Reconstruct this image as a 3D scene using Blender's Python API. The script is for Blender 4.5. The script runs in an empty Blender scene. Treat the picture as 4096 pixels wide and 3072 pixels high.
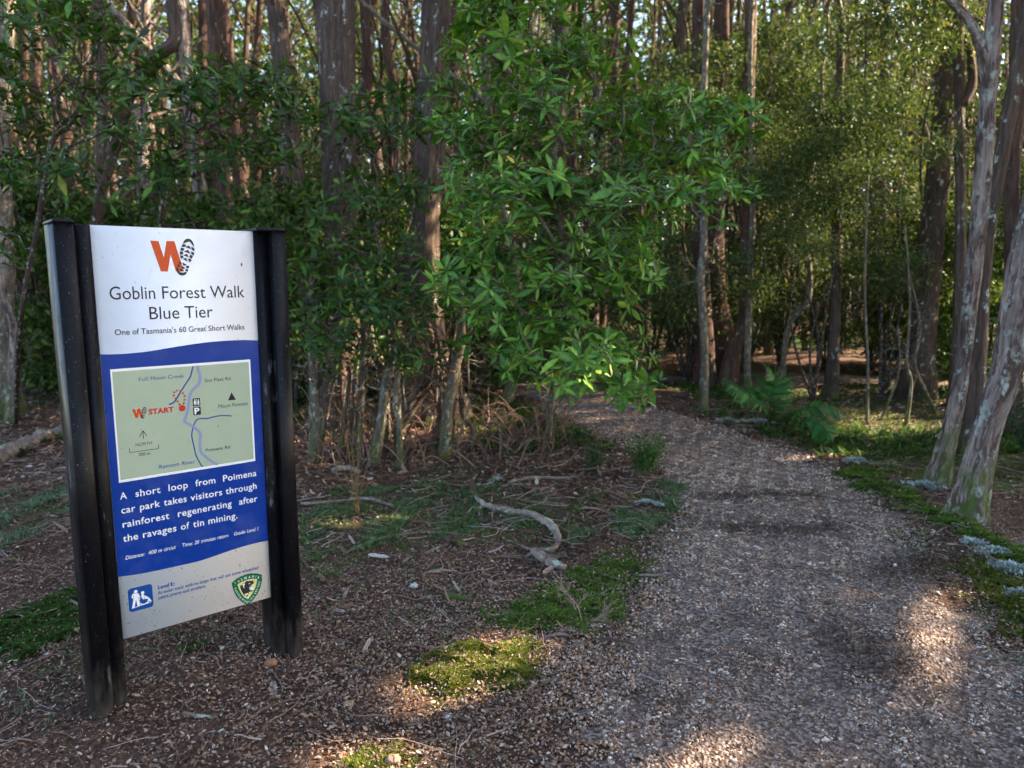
import bpy, math, random
import numpy as np
from mathutils import Vector

SC = bpy.context.scene
COL = SC.collection
R = math.radians
rng = np.random.default_rng(7)
random.seed(7)

# ------------------------------------------------------------------ camera, sky, sun, exposure
F_PX, PITCH, CAM_H = 2936.7, R(8.26), 1.5          # focal length in photo pixels, downward pitch, eye height
cam = bpy.data.cameras.new('camera')
cam.sensor_width = 36.0
cam.lens = F_PX / 4096 * 36
cam.clip_start, cam.clip_end = 0.05, 500
cam.dof.use_dof = True
cam.dof.focus_distance = 2.7
cam.dof.aperture_fstop = 2.8
cam_o = bpy.data.objects.new('camera', cam)
COL.objects.link(cam_o)
cam_o.location = (0, 0, CAM_H)
cam_o.rotation_euler = (R(90) - PITCH, 0, 0)
SC.camera = cam_o

SUN_AZ, SUN_EL = R(80), R(32)                      # azimuth from +Y (view direction) towards +X (right)
SDIR = np.array([math.sin(SUN_AZ) * math.cos(SUN_EL), math.cos(SUN_AZ) * math.cos(SUN_EL), math.sin(SUN_EL)])
world = bpy.data.worlds.new('World')
SC.world = world
world.use_nodes = True
wn = world.node_tree
bg = wn.nodes['Background']
sky = wn.nodes.new('ShaderNodeTexSky')
sky.sky_type = 'NISHITA'
sky.sun_disc = False
sky.sun_elevation = SUN_EL
sky.sun_rotation = SUN_AZ
sky.air_density = 1.0
sky.dust_density = 2.0
sky.ozone_density = 0.6
wn.links.new(sky.outputs[0], bg.inputs[0])
bg.inputs[1].default_value = 0.09
sun = bpy.data.lights.new('sun', 'SUN')
sun.energy = 5.0
sun.angle = R(0.55)
sun.color = (1.0, 0.80, 0.56)
sun_o = bpy.data.objects.new('sun', sun)
COL.objects.link(sun_o)
sun_o.rotation_euler = Vector(SDIR).to_track_quat('Z', 'Y').to_euler()
SC.view_settings.view_transform = 'Standard'
SC.view_settings.look = 'None'
SC.view_settings.gamma = 1
SC.view_settings.exposure = 2.72
SC.cycles.max_bounces = 7
SC.cycles.diffuse_bounces = 4
SC.cycles.glossy_bounces = 2
SC.cycles.transmission_bounces = 4
SC.cycles.sample_clamp_indirect = 6
SC.cycles.use_denoising = True
SC.cycles.denoising_prefilter = 'FAST'

# ------------------------------------------------------------------ placing: a photo pixel to a point of the place
CP, SP = math.cos(PITCH), math.sin(PITCH)

def ray(px, py):
    u, v = (px - 2048) / F_PX, -(py - 1536) / F_PX
    return np.array([u, CP + v * SP, -SP + v * CP])    # per unit of depth

def A(px, py, D):
    return np.array([0, 0, CAM_H]) + ray(px, py) * D

def G(px, py):
    d = ray(px, py)
    p = np.array([0, 0, CAM_H]) + d * (CAM_H / -d[2])
    return p[:2]

def depth_of(py):
    return CAM_H / -ray(2048, py)[2]

# ------------------------------------------------------------------ mesh helper
class M:
    def __init__(s):
        s.V, s.C, s.T, s.L, s.N, s.MI, s.n = [], [], [], [], [], [], 0

    def add(s, V, F, col=(1, 1, 1), tc=None, mat=0):
        V = np.asarray(V, dtype=np.float32).reshape(-1, 3)
        n = len(V)
        s.V.append(V)
        c = np.asarray(col, dtype=np.float32)
        s.C.append(np.broadcast_to(c, (n, 3)) if c.ndim == 1 else c.reshape(-1, 3))
        s.T.append(V if tc is None else np.asarray(tc, dtype=np.float32))
        if isinstance(F, np.ndarray):
            s.L.append((F + s.n).ravel())
            s.N.append(np.full(len(F), F.shape[1]))
            s.MI.append(np.full(len(F), mat))
        else:
            for f in F:
                s.L.append(np.asarray(f) + s.n)
                s.N.append(np.array([len(f)]))
                s.MI.append(np.array([mat]))
        s.n += n

    def build(s, name, mats, parent=None, smooth=True, loc=None):
        me = bpy.data.meshes.new(name)
        V = np.concatenate(s.V)
        if loc is not None:
            V = V - np.asarray(loc, dtype=np.float32)
        L = np.concatenate(s.L).astype(np.int32)
        N = np.concatenate(s.N).astype(np.int32)
        me.vertices.add(len(V))
        me.vertices.foreach_set('co', V.ravel())
        me.loops.add(len(L))
        me.loops.foreach_set('vertex_index', L)
        me.polygons.add(len(N))
        st = np.zeros(len(N), dtype=np.int32)
        st[1:] = np.cumsum(N)[:-1]
        me.polygons.foreach_set('loop_start', st)
        me.polygons.foreach_set('loop_total', N)
        me.polygons.foreach_set('material_index', np.concatenate(s.MI).astype(np.int32))
        if smooth:
            me.polygons.foreach_set('use_smooth', np.ones(len(N), dtype=bool))
        me.update(calc_edges=True)
        a = me.attributes.new('Col', 'FLOAT_COLOR', 'POINT')
        C = np.concatenate(s.C)
        a.data.foreach_set('color', np.concatenate([C, np.ones((len(C), 1), dtype=np.float32)], 1).ravel())
        t = me.attributes.new('tc', 'FLOAT_VECTOR', 'POINT')
        t.data.foreach_set('vector', np.concatenate(s.T).astype(np.float32).ravel())
        for m in (mats if isinstance(mats, (list, tuple)) else [mats]):
            me.materials.append(m)
        o = bpy.data.objects.new(name, me)
        COL.objects.link(o)
        if parent is not None:
            o.parent = parent
        if loc is not None and parent is None:
            o.location = tuple(float(q) for q in loc)
        return o

def tag(o, label=None, cat=None, group=None, kind=None):
    if label: o['label'] = label
    if cat: o['category'] = cat
    if group: o['group'] = group
    if kind: o['kind'] = kind
    return o

def thing(name, loc, label, cat, group=None):
    o = bpy.data.objects.new(name, None)
    o.empty_display_size = 0.1
    COL.objects.link(o)
    o.location = tuple(float(q) for q in loc)
    return tag(o, label, cat, group)

def copy_tree(o, loc, rz, sc, label, group):
    c = o.copy()
    COL.objects.link(c)
    c.location = tuple(float(q) for q in loc)
    c.rotation_euler = (0, 0, rz)
    c.scale = (sc, sc, sc)
    c['label'] = label
    c['group'] = group
    for ch in o.children:
        d = ch.copy()
        COL.objects.link(d)
        d.parent = c
        for g in ch.children:
            e = g.copy()
            COL.objects.link(e)
            e.parent = d
    return c

def unit(v):
    v = np.asarray(v, dtype=float)
    return v / np.maximum(np.linalg.norm(v, axis=-1, keepdims=True), 1e-9)

def smooth_path(P, k=4):
    P = np.asarray(P, dtype=float)
    if len(P) < 3:
        return P
    Q = np.vstack([2 * P[0] - P[1], P, 2 * P[-1] - P[-2]])
    out = []
    for i in range(1, len(Q) - 2):
        p0, p1, p2, p3 = Q[i - 1:i + 3]
        for t in np.linspace(0, 1, k, endpoint=False):
            out.append(0.5 * (2 * p1 + (p2 - p0) * t + (2 * p0 - 5 * p1 + 4 * p2 - p3) * t * t + (3 * p1 - p0 - 3 * p2 + p3) * t ** 3))
    out.append(P[-1])
    return np.array(out)

def tube(m, P, rad, seg=8, col=(1, 1, 1), flute=0.0, nf=5, mat=0, cap=True, flare=None, ph=None, rug=0.0):
    """tapered limb along P; tc holds the straightened position (for bark that follows the limb)"""
    P = np.asarray(P, dtype=float)
    n = len(P)
    rad = np.interp(np.linspace(0, 1, n), np.linspace(0, 1, len(rad)), rad) if np.ndim(rad) else np.full(n, rad)
    T = unit(np.gradient(P, axis=0))
    U = np.zeros((n, 3))
    ref = np.array([1.0, 0, 0]) if abs(T[0][0]) < 0.8 else np.array([0, 1.0, 0])
    U[0] = unit(ref - T[0] * (ref @ T[0]))
    for i in range(1, n):
        u = U[i - 1] - T[i] * (U[i - 1] @ T[i])
        U[i] = u / max(np.linalg.norm(u), 1e-9)
    W = np.cross(T, U)
    a = np.linspace(0, 2 * np.pi, seg, endpoint=False)
    Ls = np.concatenate([[0], np.cumsum(np.linalg.norm(np.diff(P, axis=0), axis=1))])
    rr = np.repeat(rad[:, None], seg, 1)
    if ph is None:
        ph = rng.random() * 20
    if flute:
        tw = Ls[:, None] * 0.5
        rr = rr * (1 + flute * (np.sin(nf * a[None] + ph + tw) * .6 + np.sin((nf * 2 + 1) * a[None] + ph * 2 - tw * 2) * .4
                                + .4 * np.sin(Ls[:, None] * 5 + 3 * a[None] + ph)))
    if rug:
        aa, ll = a[None], Ls[:, None]
        rg = 0
        for q in range(9):
            fa_, fl_ = int(rng.integers(4, 19)), 2 + 16 * rng.random()
            rg = rg + np.sin(fa_ * aa + 6.28 * rng.random() + .8 * np.sin(ll * 3 + q)) * np.sin(fl_ * ll + 6.28 * rng.random() + 2 * np.sin(3 * aa + q))
        rr = rr * (1 + rug * np.clip(rg / 2, -1, 1.4))
    if flare:
        fh, fa = flare
        rr = rr * (1 + fa * np.exp(-Ls / fh)[:, None] * (1 + .6 * np.sin(3 * a[None] + ph) + .45 * np.sin(5 * a[None] + ph * 3)))
    V = P[:, None] + U[:, None] * (rr * np.cos(a))[..., None] + W[:, None] * (rr * np.sin(a))[..., None]
    tc = np.stack([rr * np.cos(a), rr * np.sin(a), np.repeat(Ls[:, None], seg, 1)], -1) + np.array([ph, ph * .37, ph * .71])
    i = np.arange(n - 1)[:, None] * seg
    j = np.arange(seg)[None]
    F = np.stack([i + j, i + (j + 1) % seg, i + seg + (j + 1) % seg, i + seg + j], -1).reshape(-1, 4)
    m.add(V.reshape(-1, 3), F, col, tc.reshape(-1, 3), mat)
    if cap:
        base = (n - 1) * seg
        m.L.append(np.arange(seg) + m.n - n * seg + base)
        m.N.append(np.array([seg])); m.MI.append(np.array([mat]))
        m.L.append(np.arange(seg)[::-1] + m.n - n * seg)
        m.N.append(np.array([seg])); m.MI.append(np.array([mat]))

def leaves(m, P, T, N, L, W, droop, col, fold=0.25, prof=(0.12, .62, 1, .72, 0.04), rib=1.3, mat=0):
    """many lance-shaped leaves: P base, T direction, N upper side"""
    n = len(P)
    T = unit(T); N = unit(N - T * (N * T).sum(1, keepdims=True)); S = np.cross(T, N)
    k = len(prof)
    t = np.linspace(0, 1, k)
    L = np.asarray(L)[:, None, None]; W = np.asarray(W)[:, None, None]; D = np.asarray(droop)[:, None, None]
    c = P[:, None] + T[:, None] * L * t[None, :, None] - N[:, None] * D * L * (t ** 2)[None, :, None]
    w = W * np.array(prof)[None, :, None] * .5
    if fold is None:
        V = np.stack([c - S[:, None] * w, c + S[:, None] * w], 2)
        q = 2
    else:
        V = np.stack([c - S[:, None] * w + N[:, None] * w * fold, c, c + S[:, None] * w + N[:, None] * w * fold], 2)
        q = 3
    base = (np.arange(n) * k * q)[:, None, None]
    a = (np.arange(k - 1) * q)[None, :, None]
    b = np.arange(q - 1)[None, None]
    f0 = base + a + b
    F = np.stack([f0, f0 + 1, f0 + q + 1, f0 + q], -1).reshape(-1, 4)
    C = np.repeat(np.repeat(np.asarray(col)[:, None, None], k, 1), q, 2).astype(np.float32).copy()
    if q == 3:
        C[:, :, 1] *= rib
    m.add(V.reshape(-1, 3), F, C.reshape(-1, 3), None, mat)

def rand_unit(n):
    v = rng.normal(size=(n, 3))
    return unit(v)

def inpoly(P, poly):
    x, y = P[:, 0], P[:, 1]
    c = np.zeros(len(P), bool)
    q = np.asarray(poly)
    j = len(q) - 1
    for i in range(len(q)):
        xi, yi = q[i]; xj, yj = q[j]
        c ^= ((yi > y) != (yj > y)) & (x < (xj - xi) * (y - yi) / (yj - yi + 1e-12) + xi)
        j = i
    return c

def poly_dist(P, poly):
    d = np.full(len(P), 9.0)
    q = np.vstack([poly, poly[:1]])
    for i in range(len(poly)):
        ab = q[i + 1] - q[i]
        t = np.clip(((P - q[i]) @ ab) / (ab @ ab), 0, 1)
        d = np.minimum(d, np.hypot(*(P - q[i] - t[:, None] * ab).T))
    return d

def vnoise(P, s, seed=0):
    """cheap smooth noise 0..1 from summed sines"""
    r = np.random.default_rng(seed)
    o = np.zeros(len(P))
    for k in range(7):
        a = r.random() * 6.283; f = s * (0.6 + r.random() * 1.6)
        o += np.sin(P[:, 0] * math.cos(a) * f + P[:, 1] * math.sin(a) * f + r.random() * 6.283)
    return 0.5 + o / 7 * 0.9

def mixc(n, cols, w=None, jit=0.15):
    cols = np.asarray(cols, dtype=float)
    i = rng.choice(len(cols), n, p=None if w is None else np.asarray(w) / np.sum(w))
    return cols[i] * (1 + jit * rng.normal(size=(n, 1))).clip(.4, 1.8)

# ------------------------------------------------------------------ materials
def nodes(name):
    m = bpy.data.materials.new(name)
    m.use_nodes = True
    nt = m.node_tree
    return m, nt, nt.nodes['Principled BSDF'], nt.nodes['Material Output']

def nd(nt, t, **kw):
    n = nt.nodes.new(t)
    for k, v in kw.items():
        if k.startswith('i_'):
            n.inputs[k[2:]].default_value = v
        else:
            setattr(n, k, v)
    return n

def ramp(nt, src, stops):
    r = nt.nodes.new('ShaderNodeValToRGB')
    e = r.color_ramp.elements
    while len(e) < len(stops):
        e.new(0.5)
    for i, (p, c) in enumerate(stops):
        e[i].position = p
        e[i].color = (*c, 1) if len(c) == 3 else c
    nt.links.new(src, r.inputs[0])
    return r.outputs[0]

def mix(nt, fac, a, b, mode='MIX'):
    x = nt.nodes.new('ShaderNodeMix')
    x.data_type = 'RGBA'
    x.blend_type = mode
    for s, v in ((x.inputs[0], fac), (x.inputs[6], a), (x.inputs[7], b)):
        if hasattr(v, 'is_linked'):
            nt.links.new(v, s)
        elif isinstance(v, (int, float)):
            s.default_value = v
        else:
            s.default_value = (*v, 1)
    return x.outputs[2]

def noise(nt, vec, scale, detail=4, rough=.6, stretch=None):
    if stretch is not None:
        mp = nd(nt, 'ShaderNodeMapping')
        mp.inputs['Scale'].default_value = stretch
        nt.links.new(vec, mp.inputs[0])
        vec = mp.outputs[0]
    n = nd(nt, 'ShaderNodeTexNoise', i_Scale=scale, i_Detail=detail, i_Roughness=rough)
    nt.links.new(vec, n.inputs['Vector'])
    return n.outputs['Fac']

def bump(nt, h, bs, dist=.01, strength=.6):
    b = nd(nt, 'ShaderNodeBump', i_Distance=dist, i_Strength=strength)
    nt.links.new(h, b.inputs['Height'])
    nt.links.new(b.outputs[0], bs.inputs['Normal'])

def mat_attr(name, rough=.8, spec=.3, nscale=None, amt=.35):
    m, nt, bs, out = nodes(name)
    at = nd(nt, 'ShaderNodeAttribute', attribute_name='Col')
    c = at.outputs['Color']
    if nscale:
        tc = nd(nt, 'ShaderNodeTexCoord').outputs['Object']
        f = noise(nt, tc, nscale, 3)
        c = mix(nt, 1.0, c, ramp(nt, f, [(.25, (1 - amt,) * 3), (.75, (1 + amt,) * 3)]), 'MULTIPLY')
    nt.links.new(c, bs.inputs['Base Color'])
    bs.inputs['Roughness'].default_value = rough
    bs.inputs['Specular IOR Level'].default_value = spec
    return m

def mat_leaf(name, rough=.38, spec=.5, trans=.3, tcol=(1.5, 1.5, .5)):
    m, nt, bs, out = nodes(name)
    at = nd(nt, 'ShaderNodeAttribute', attribute_name='Col')
    tcn = nd(nt, 'ShaderNodeTexCoord').outputs['Object']
    f = noise(nt, tcn, 35, 2)
    c = mix(nt, 1.0, at.outputs['Color'], ramp(nt, f, [(.3, (.75, .75, .75)), (.7, (1.2, 1.2, 1.2))]), 'MULTIPLY')
    nt.links.new(c, bs.inputs['Base Color'])
    bs.inputs['Roughness'].default_value = rough
    bs.inputs['Specular IOR Level'].default_value = spec
    tr = nd(nt, 'ShaderNodeBsdfTranslucent')
    tc2 = mix(nt, 1.0, c, tcol, 'MULTIPLY')
    nt.links.new(tc2, tr.inputs['Color'])
    ms = nd(nt, 'ShaderNodeMixShader')
    ms.inputs[0].default_value = trans
    nt.links.new(bs.outputs[0], ms.inputs[1])
    nt.links.new(tr.outputs[0], ms.inputs[2])
    nt.links.new(ms.outputs[0], out.inputs[0])
    return m

def mat_bark(name, dark, mid, light, lichen=0.3, moss=0.3, scale=1.0, lich_col=(.42, .47, .42), moss_h=.6, plates=False):
    m, nt, bs, out = nodes(name)
    v = nd(nt, 'ShaderNodeAttribute', attribute_name='tc').outputs['Vector']
    fib = noise(nt, v, 26 * scale, 5, .65, (1, 1, .10))
    fine = noise(nt, v, 90 * scale, 3, .6, (1, 1, .06))
    big = noise(nt, v, 5 * scale, 3, .6, (1, 1, .45))
    c = ramp(nt, fib, [(.30, dark), (.5, mid), (.70, light)])
    c = mix(nt, .55, c, ramp(nt, fine, [(.3, tuple(.5 * q for q in mid)), (.7, tuple(min(1, 1.25 * q) for q in light))]))
    c = mix(nt, 1.0, c, ramp(nt, big, [(.3, (.6, .6, .6)), (.7, (1.3, 1.25, 1.2))]), 'MULTIPLY')
    if plates:
        pl = noise(nt, v, 15, 5, .75, (1, 1, .22))
        c = mix(nt, ramp(nt, pl, [(.44, (1, 1, 1)), (.51, (0, 0, 0))]), c, (.075, .05, .04))
        pm = noise(nt, v, 10, 4, .7, (1, 1, .3))
        c = mix(nt, ramp(nt, pm, [(.60, (0, 0, 0)), (.66, (.85, .85, .85))]), c, (.20, .115, .085))
        fib = mix(nt, .5, fib, pl)
    if lichen:
        l = noise(nt, v, 13 * scale, 6, .7, (1, 1, .6))
        c = mix(nt, ramp(nt, l, [(.62 - lichen * .22, (0, 0, 0)), (.68 - lichen * .2, (1, 1, 1))]), c, lich_col)
    if moss:
        g = nd(nt, 'ShaderNodeNewGeometry')
        sx = nd(nt, 'ShaderNodeSeparateXYZ')
        nt.links.new(g.outputs['Position'], sx.inputs[0])
        mo = noise(nt, v, 9 * scale, 5, .7, (1, 1, .5))
        mm = nd(nt, 'ShaderNodeMath', operation='MULTIPLY_ADD')
        nt.links.new(sx.outputs['Z'], mm.inputs[0])
        mm.inputs[1].default_value = -.35 / moss_h
        nt.links.new(mo, mm.inputs[2])
        c = mix(nt, ramp(nt, mm.outputs[0], [(.55 - moss * .35, (0, 0, 0)), (.72 - moss * .3, (1, 1, 1))]), c, (.07, .10, .02))
    nt.links.new(c, bs.inputs['Base Color'])
    bs.inputs['Roughness'].default_value = .92
    bs.inputs['Specular IOR Level'].default_value = .2
    bump(nt, mix(nt, .4, fib, fine), bs, .03 / scale, 1.0)
    return m

BARK_STRINGY = mat_bark('stringy_bark', (.022, .014, .010), (.064, .044, .034), (.15, .112, .092), .1, .4)
BARK_RED = mat_bark('red_brown_bark', (.022, .012, .009), (.066, .039, .030), (.145, .094, .074), .05, .25)
BARK_PALE = mat_bark('pale_peeling_bark', (.03, .019, .015), (.17, .125, .105), (.37, .31, .285), .33, .62, 1.0, (.34, .37, .32), .75, plates=True)
BARK_LICHEN = mat_bark('lichen_bark', (.03, .025, .02), (.11, .09, .07), (.20, .17, .13), .34, .6, 2.2, (.30, .33, .27))
BARK_DARK = mat_bark('dark_twig_bark', (.018, .011, .009), (.05, .034, .026), (.10, .075, .06), .25, .0, 3)
BARK_DEAD = mat_bark('dead_wood', (.05, .03, .023), (.21, .145, .115), (.40, .31, .27), .36, .0, 2.5, (.36, .42, .33))
TWIG_RED = mat_attr('red_twig', .6, .4)
LEAF = mat_leaf('pepper_leaf', .42, .28, .2)
LEAF_FINE = mat_leaf('fine_leaf', .55, .15, .25, (1.5, 1.3, .5))
LEAF_CANOPY = mat_leaf('canopy_leaf', .5, .25, .25, (1.7, 1.5, .45))
MOSS = mat_leaf('moss_tuft', .8, .15, .25, (1.4, 1.3, .4))
STONE = mat_attr('gravel_stone', .75, .35, 160, .3)
CHIP = mat_attr('bark_chip', .75, .3, 120, .35)
TWIG = mat_attr('dry_twig', .8, .25, 90, .3)
LICHEN = mat_attr('pale_lichen', .9, .1)

def mat_ground(name, path):
    m, nt, bs, out = nodes(name)
    v = nd(nt, 'ShaderNodeTexCoord').outputs['Object']
    a = nd(nt, 'ShaderNodeAttribute', attribute_name='Col').outputs['Color']
    n1 = noise(nt, v, 3.2, 6, .65)
    n2 = noise(nt, v, 60, 5, .7)
    vo = nd(nt, 'ShaderNodeTexVoronoi', i_Scale=85.0)
    nt.links.new(v, vo.inputs['Vector'])
    if path:
        c = ramp(nt, n2, [(.28, (.06, .041, .031)), (.5, (.145, .102, .08)), (.72, (.29, .23, .19))])
        sep = nd(nt, 'ShaderNodeSeparateColor')
        nt.links.new(vo.outputs['Color'], sep.inputs[0])
        c = mix(nt, .6, c, ramp(nt, sep.outputs[0], [(.1, (.05, .036, .03)), (.5, (.15, .112, .092)), (.95, (.40, .35, .32))]))
        c = mix(nt, 1.0, c, ramp(nt, n1, [(.3, (.62, .58, .56)), (.62, (1.12, 1.1, 1.1))]), 'MULTIPLY')
    else:
        c = ramp(nt, n2, [(.28, (.022, .014, .01)), (.5, (.085, .052, .036)), (.74, (.2, .135, .10))])
        c = mix(nt, 1.0, c, ramp(nt, n1, [(.3, (.6, .55, .5)), (.7, (1.3, 1.2, 1.15))]), 'MULTIPLY')
        sp = nd(nt, 'ShaderNodeSeparateColor')
        nt.links.new(a, sp.inputs[0])
        n3 = noise(nt, v, 9, 6, .7)
        mm = nd(nt, 'ShaderNodeMath', operation='ADD')
        nt.links.new(sp.outputs[1], mm.inputs[0]); nt.links.new(n3, mm.inputs[1])
        gcol = ramp(nt, n2, [(.3, (.018, .04, .008)), (.7, (.075, .14, .022))])
        c = mix(nt, ramp(nt, mm.outputs[0], [(.78, (0, 0, 0)), (1.0, (1, 1, 1))]), c, gcol)
    nt.links.new(c, bs.inputs['Base Color'])
    bs.inputs['Roughness'].default_value = .95
    bs.inputs['Specular IOR Level'].default_value = .15
    bump(nt, n2 if not path else vo.outputs['Distance'], bs, .012, .8)
    return m

# ------------------------------------------------------------------ terrain and path
PATH_L = [(2150, 3900), (2250, 3300), (2340, 3000), (2440, 2700), (2570, 2400), (2680, 2200), (2720, 2060), (2660, 1930), (2560, 1830), (2400, 1740), (2240, 1660), (2080, 1585), (1990, 1545)]
PATH_R = [(5600, 3900), (4700, 3300), (4330, 3000), (4080, 2650), (3800, 2400), (3620, 2170), (3490, 1990), (3330, 1885), (3150, 1800), (2920, 1720), (2650, 1640), (2440, 1570), (2300, 1530)]
PL = smooth_path([G(*p) for p in PATH_L], 8)
PR = smooth_path([G(*p) for p in PATH_R], 8)
PATH_POLY = np.vstack([PL, PR[::-1]])
PC = (PL + PR) / 2
FAR_C = smooth_path([(0.4, 11.2), (1.6, 10.9), (3.6, 10.75), (6.5, 10.9), (10, 11.4), (15, 12.5)], 6)

def path_dist(P):
    """signed: >0 inside the path"""
    d = np.full(len(P), 9.0)
    for Ln in (PL, PR):
        a, b = Ln[:-1], Ln[1:]
        for i in range(len(a)):
            ab = b[i] - a[i]
            t = np.clip(((P - a[i]) @ ab) / (ab @ ab), 0, 1)
            d = np.minimum(d, np.hypot(*(P - a[i] - t[:, None] * ab).T))
    return np.where(inpoly(P, PATH_POLY), d, -d)

def hgt(P):
    P = np.atleast_2d(np.asarray(P, dtype=float))[:, :2]
    x, y = P[:, 0], P[:, 1]
    z = .018 * np.sin(x * 1.7 + .6) * np.sin(y * 1.3 + .4) + .010 * np.sin(x * 4.1 + y * 2.7) + .006 * np.sin(x * 9.3 - y * 7.1)
    z = z + .006 * np.sin(x * 21 + 2 * np.sin(y * 7)) * np.sin(y * 17 + 2 * np.sin(x * 6)) + .005 * np.sin(x * 33 + y * 11) * np.sin(y * 29 - x * 13)
    far = np.clip((np.hypot(x, y) - 7) / 6, 0, 1)
    z = z + far * (.07 * np.sin(x * .9 + 1) * np.sin(y * .8) + .05 * np.sin(x * 2.1 + y))
    z = z + .05 * np.exp(-((x - 2.55 - .1 * (y - 3)) / .35) ** 2) * np.clip((5.5 - y) / 1, 0, 1)
    return z

def Z(p):
    return float(hgt([p])[0])

def G3(px, py):
    g = G(px, py)
    return np.array([g[0], g[1], Z(g)])

# regions of moss and green cover, outlined on the ground
def reg(pts):
    return np.array([G(*p) for p in pts])

MOSS_LIT = reg([(1600, 2720), (1680, 2650), (1830, 2625), (1960, 2570), (2090, 2560), (2190, 2590), (2180, 2660), (2080, 2710), (1960, 2765), (1830, 2800), (1720, 2850), (1690, 2800)])
MOSS_MID = reg([(1990, 2480), (2080, 2390), (2200, 2350), (2330, 2330), (2480, 2360), (2510, 2430), (2380, 2490), (2230, 2515), (2090, 2530)])
MOSS_UP = reg([(2290, 2290), (2400, 2210), (2560, 2220), (2600, 2300), (2470, 2345), (2330, 2345)])
MOSS_LOW = reg([(1380, 3080), (1450, 3010), (1560, 2990), (1640, 3040), (1680, 3110), (1500, 3130)])
MOSS_SIGN = reg([(-150, 2520), (60, 2440), (300, 2370), (330, 2450), (250, 2560), (60, 2620), (-120, 2640)])
MOSS_SIGN2 = reg([(620, 2610), (760, 2570), (860, 2590), (780, 2640), (650, 2660)])
MOSS_RIGHT = reg([(3870, 2310), (3960, 2240), (4060, 2290), (4200, 2400), (4330, 2600), (4200, 2620), (4080, 2560), (3980, 2440), (3900, 2360)])
MOSS_VERGE = reg([(3340, 1880), (3420, 1850), (3560, 1930), (3760, 2070), (4000, 2200), (4250, 2330), (4200, 2390), (4000, 2270), (3800, 2160), (3620, 2040), (3480, 1970)])
GREEN_L = reg([(1180, 2260), (1200, 2080), (1330, 1960), (1700, 1930), (2050, 1960), (2300, 2010), (2420, 2110), (2300, 2180), (2000, 2180), (1700, 2200), (1450, 2260), (1260, 2380)])
GREEN_E = reg([(2420, 2120), (2520, 1960), (2650, 1930), (2780, 1960), (2680, 2080), (2560, 2180)])
GREEN_FAR = reg([(3000, 1640), (3300, 1600), (3800, 1650), (4200, 1800), (4100, 1990), (3700, 1950), (3450, 1850), (3250, 1780)])
GREEN_S = reg([(-300, 2120), (0, 1980), (260, 1960), (300, 2080), (100, 2160), (-200, 2260)])
MOSS_ALL = [(MOSS_LIT, .34), (MOSS_MID, .34), (MOSS_UP, .34), (MOSS_LOW, .34), (MOSS_SIGN, .4), (MOSS_SIGN2, .3), (MOSS_RIGHT, .38), (MOSS_VERGE, .38), (GREEN_L, .32), (GREEN_E, .35), (GREEN_FAR, .45), (GREEN_S, .35)]

def moss_mask(P):
    o = np.zeros(len(P))
    for poly, w in MOSS_ALL:
        o = np.maximum(o, inpoly(P, poly) * w)
    return o

def axis(lo, dense_lo, dense_hi, hi, step, g=1.22):
    a = list(np.arange(dense_lo, dense_hi, step))
    s = step
    while a[-1] < hi:
        s *= g; a.append(a[-1] + s)
    s = step
    while a[0] > lo:
        s *= g; a.insert(0, a[0] - s)
    return np.array(a)

gx = axis(-160, -4, 5, 160, .05)
gy = axis(-60, 1.2, 9, 200, .05)
XX, YY = np.meshgrid(gx, gy)
GP = np.stack([XX.ravel(), YY.ravel()], 1)
gz = hgt(GP)
mm_ = moss_mask(GP)
fars = np.clip((np.hypot(GP[:, 0], GP[:, 1]) - 7) / 3, 0, 1) * vnoise(GP, 1.1, 5) * .5
m = M()
nx, ny = len(gx), len(gy)
i = np.arange(ny - 1)[:, None] * nx + np.arange(nx - 1)[None]
F = np.stack([i, i + 1, i + nx + 1, i + nx], -1).reshape(-1, 4)
cg = np.stack([np.zeros(len(GP)), np.maximum(mm_, fars), np.zeros(len(GP))], 1)
m.add(np.column_stack([GP, gz]), F, cg)
tag(m.build('ground', mat_ground('forest_floor', False)), 'brown forest floor of leaf litter, bark and patches of moss', 'ground', kind='structure')

PATH_MAT = mat_ground('path_gravel', True)
m = M()
nc = 15
t = np.linspace(0, 1, nc)
rows = []
for k in range(len(PL)):
    w = PR[k] - PL[k]
    e0 = .05 * math.sin(k * 1.9) + .04 * math.sin(k * .7 + 1)
    e1 = .05 * math.sin(k * 1.3 + 2) + .04 * math.sin(k * .9)
    tt = t * (1 + e0 + e1) - e0
    rows.append(PL[k] + w * tt[:, None])
rows = np.array(rows).reshape(-1, 2)
dd = np.tile(np.minimum(t, 1 - t), len(PL))
m.add(np.column_stack([rows, hgt(rows) + .010 - .012 * np.exp(-dd / .03)]), (lambda i: np.stack([i, i + 1, i + nc + 1, i + nc], -1).reshape(-1, 4))(np.arange(len(PL) - 1)[:, None] * nc + np.arange(nc - 1)[None]))
tag(m.build('gravel_path', PATH_MAT), 'pale gravel walking path curving left behind the leafy shrub', 'path', kind='structure')
m = M()
nrm = unit(np.gradient(FAR_C, axis=0))[:, ::-1] * np.array([-1, 1])
rows = np.stack([FAR_C + nrm * (q * .55 + .05 * np.sin(np.arange(len(FAR_C)) * 1.7)[:, None]) for q in (-1, -.5, 0, .5, 1)], 1).reshape(-1, 2)
m.add(np.column_stack([rows, hgt(rows) + .02]), (lambda i: np.stack([i, i + 1, i + 6, i + 5], -1).reshape(-1, 4))(np.arange(len(FAR_C) - 1)[:, None] * 5 + np.arange(4)[None]))
tag(m.build('far_path', PATH_MAT), 'far stretch of the path crossing the forest beyond the ferns', 'path', kind='structure')

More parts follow.
